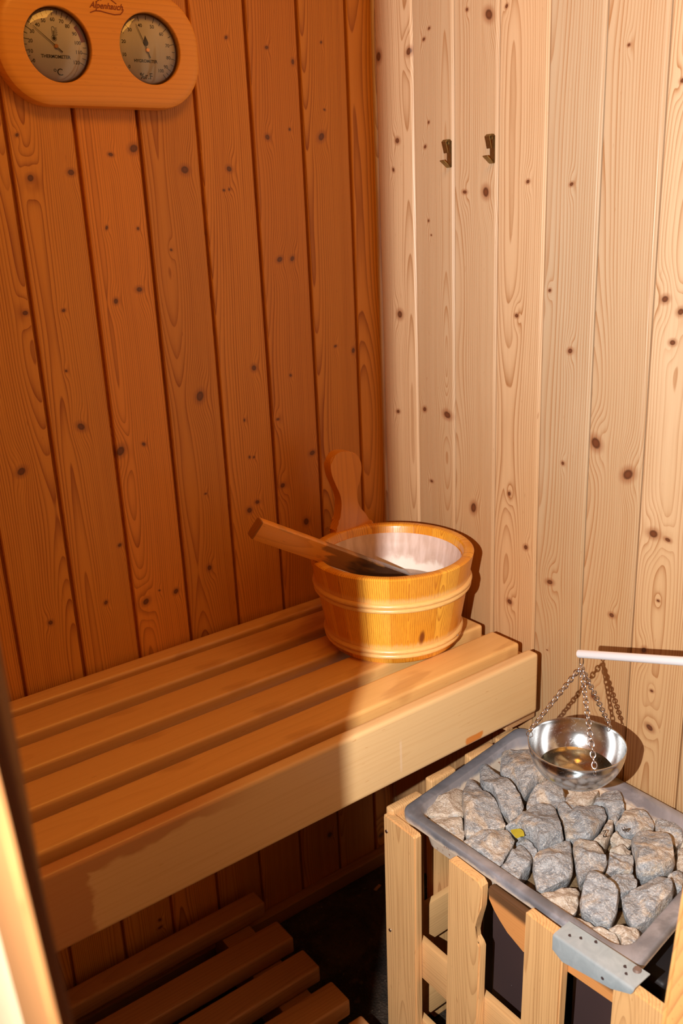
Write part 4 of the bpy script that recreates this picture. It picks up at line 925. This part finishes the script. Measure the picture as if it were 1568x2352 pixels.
# leaf
s = NT('yellow_leaf'); s.obj(); n = s.noise(s.co, 120., 3.)
lm_ = s.set(color=s.mix(n, (.42, .36, .02), (.62, .52, .05)), rough=.5)
lp = smooth_loop([Vector(p) for p in STONES['leaf']], 30, .4); lc = sum(lp, Vector((0, 0)))/30
bm = bmesh.new()
prism(bm, [(p.x, p.y) for p in lp], lambda u, v: (u, v, -.1580-.10*(v-lc.y)+8*(u-lc.x)**2), lambda u, v: (u, v, -.1585-.10*(v-lc.y)+8*(u-lc.x)**2))
tag(mesh('leaf', bm, lm_, None), 'small yellow fallen leaf between the stones', 'leaf')

# ---------------------------------------------------------------- hanging metal ladle
s = NT('brushed_steel'); o_ = s.obj(); n = s.noise(s.xyz(s.mul(o_[0], 20.), s.mul(o_[1], 20.), s.mul(o_[2], 900.)), 1., 3.)
n2 = s.noise(s.co, 120., 4., .6, 2.)
sp = s.ss(s.m('ABSOLUTE', s.sub(n2, .62)), .004, .012, 1., 0.)
steel = s.set(color=s.mix(s.mul(sp, .35), (.64, .64, .64), (.82, .82, .83)), rough=s.m('MULTIPLY_ADD', n, .12, s.m('MULTIPLY_ADD', sp, .2, .13)), metal=1.)
s = NT('chain_chrome'); chrome = s.set(color=(.72, .70, .74), rough=.16, metal=1.)
s = NT('rod_aluminium'); alu = s.set(color=(.93, .93, .97), rough=.26, metal=.35)
bc = Vector((-.1560, -.5592, -.0205)); BR = .0597
lad = empty('hanging_ladle', bc, 'shiny steel bowl hung by three chains from a metal rod over the stones', 'ladle')
bpy.context.view_layer.update()
bm = bmesh.new(); DEP = .0555
prof = []
for i in range(0, 25):
    t = PI/2*i/24
    prof.append((max(.0004, BR*math.sin(t)**.92), -DEP*math.cos(t)**1.02))
outer = prof; inner = [(max(.0003, r-.0009), z+.0009 if z < -.002 else z) for r, z in prof]
lathe(bm, outer+[(BR+.0003, .0006), (BR-.0006, .0008)]+inner[::-1], n=96)
for v in bm.verts: v.co += bc
o = mesh('bowl', bm, steel, lad, True, 50)
o.data.transform(Matrix.Translation(-bc)); o.matrix_world = Matrix.Translation(bc)
KN = Vector((-.1562, -.5605, .0850)); RE = Vector((-.1560, -.5565, .1025)); RD_ = Vector((0, -.1343, .0430)).normalized()
bm = bmesh.new(); cyl(bm, RE, RE+RD_*.62, .0049, n=32)
mesh('rod', bm, alu, lad, True, 40)
bm = bmesh.new(); torus(bm, (RE.x, RE.y-.004, .0945), (0, 1, 0), (0, 0, 1), .0062, .0009, 24, 8, .45)
mesh('hook_ring', bm, chrome, lad, True)
for a in (117, 239, -3):
    t = math.radians(a); rim = bc+Vector((math.cos(t)*BR, math.sin(t)*BR, 0))
    ring_c = rim+Vector((0, 0, -.0012))
    bm = bmesh.new(); rad = Vector((math.cos(t), math.sin(t), 0))
    torus(bm, ring_c, rad, (0, 0, 1), .0042, .0005, 24, 8)
    top = KN+rad*.0012; bot = rim+Vector((0, 0, .0042)); d = bot-top; L = d.length; d.normalize()
    u = d.orthogonal().normalized(); w = d.cross(u)
    rg_o = mesh('attachment_ring', bm, chrome, lad, True)
    bm = bmesh.new(); n_ = int(round(L/.0060))
    for i in range(n_):
        ph = PI/4*(1 if i % 2 == 0 else -1)+.10*i*(.3 if a == 117 else .55)
        yv = u*math.cos(ph)+w*math.sin(ph)
        torus(bm, top+d*(L*(i+.5)/n_), d, yv, .0030, .00092, 14, 7, 1.4)
    mesh('chain', bm, chrome, lad, True)
s = NT('tea_water'); s.N.remove(s.b)
s.b = s.N.new('ShaderNodeBsdfPrincipled'); s.t.links.new(s.b.outputs[0], s.out.inputs[0])
wat = s.set(color=(.86, .80, .66), rough=.05, trans=1., ior=1.33)
bm = bmesh.new(); zb = -.0345
rw = BR*math.sin(math.acos((-zb/DEP)**(1/1.02)))**.92-.0013
pw = [(r-.0012, z+.0013) for r, z in prof if z < zb-.002 and r > .003]
lathe(bm, [(.0003, pw[0][1])]+pw+[(rw, zb), (.0003, zb)], n=80)
o = mesh('water', bm, wat, None, True, 40); o.location = bc
tag(o, 'thin pool of brownish water inside the hanging steel bowl', 'water')

# ---------------------------------------------------------------- light
L = bpy.data.lights.new('flash', 'SPOT'); L.energy = FLASH; L.spot_size = math.radians(112); L.spot_blend = .3; L.color = (1, .99, .96); L.shadow_soft_size = .0045
o = bpy.data.objects.new('flash', L); C.objects.link(o); o.location = (-1.1130, -1.0827, .5944)
o.rotation_euler = (Vector((-.15, -.42, .05))-o.location).to_track_quat('-Z', 'Y').to_euler()
for nm, loc, aim, sz, sy, en, col in FILL_LIGHTS:
    L = bpy.data.lights.new(nm, 'AREA'); L.shape = 'RECTANGLE'; L.size = sz; L.size_y = sy; L.energy = en; L.color = col
    o = bpy.data.objects.new(nm, L); C.objects.link(o); o.location = loc; o.rotation_euler = (Vector(aim)-Vector(loc)).to_track_quat('-Z', 'Y').to_euler()
w = bpy.data.worlds.new('World'); bpy.context.scene.world = w; w.use_nodes = True
w.node_tree.nodes['Background'].inputs[0].default_value = (1, .80, .62, 1); w.node_tree.nodes['Background'].inputs[1].default_value = WORLD

# ---------------------------------------------------------------- camera
cam = bpy.data.cameras.new('camera'); co = bpy.data.objects.new('camera', cam); C.objects.link(co)
yaw, pit, rol = math.radians(36.1298), math.radians(18.2915), math.radians(-2.5518)
f = Vector((math.sin(yaw)*math.cos(pit), math.cos(yaw)*math.cos(pit), -math.sin(pit))); r = Vector((math.cos(yaw), -math.sin(yaw), 0)); u = r.cross(f)
r2 = r*math.cos(rol)+u*math.sin(rol); u2 = u*math.cos(rol)-r*math.sin(rol)
Mc = Matrix((r2.to_4d(), u2.to_4d(), (-f).to_4d(), (0, 0, 0, 1))).transposed()
Mc.col[3] = (CAMP.x, CAMP.y, CAMP.z, 1); Mc[3] = (0, 0, 0, 1)
co.matrix_world = Mc
cam.sensor_fit = 'VERTICAL'; cam.sensor_height = 36; cam.lens = 2085.02*36/2352; cam.clip_start = .01; cam.clip_end = 50
cam.dof.use_dof = True; cam.dof.focus_distance = 1.22; cam.dof.aperture_fstop = cam.lens/5.2
sc_ = bpy.context.scene; sc_.camera = co
sc_.view_settings.view_transform = 'Standard'; sc_.view_settings.look = 'None'; sc_.view_settings.gamma = 1; sc_.view_settings.use_curve_mapping = False
sc_.view_settings.exposure = EXPO
try:
    sc_.cycles.max_bounces = 10; sc_.cycles.diffuse_bounces = 6; sc_.cycles.glossy_bounces = 5; sc_.cycles.transmission_bounces = 6
    sc_.cycles.caustics_reflective = False; sc_.cycles.sample_clamp_indirect = 4.; sc_.cycles.use_denoising = True
except Exception: pass
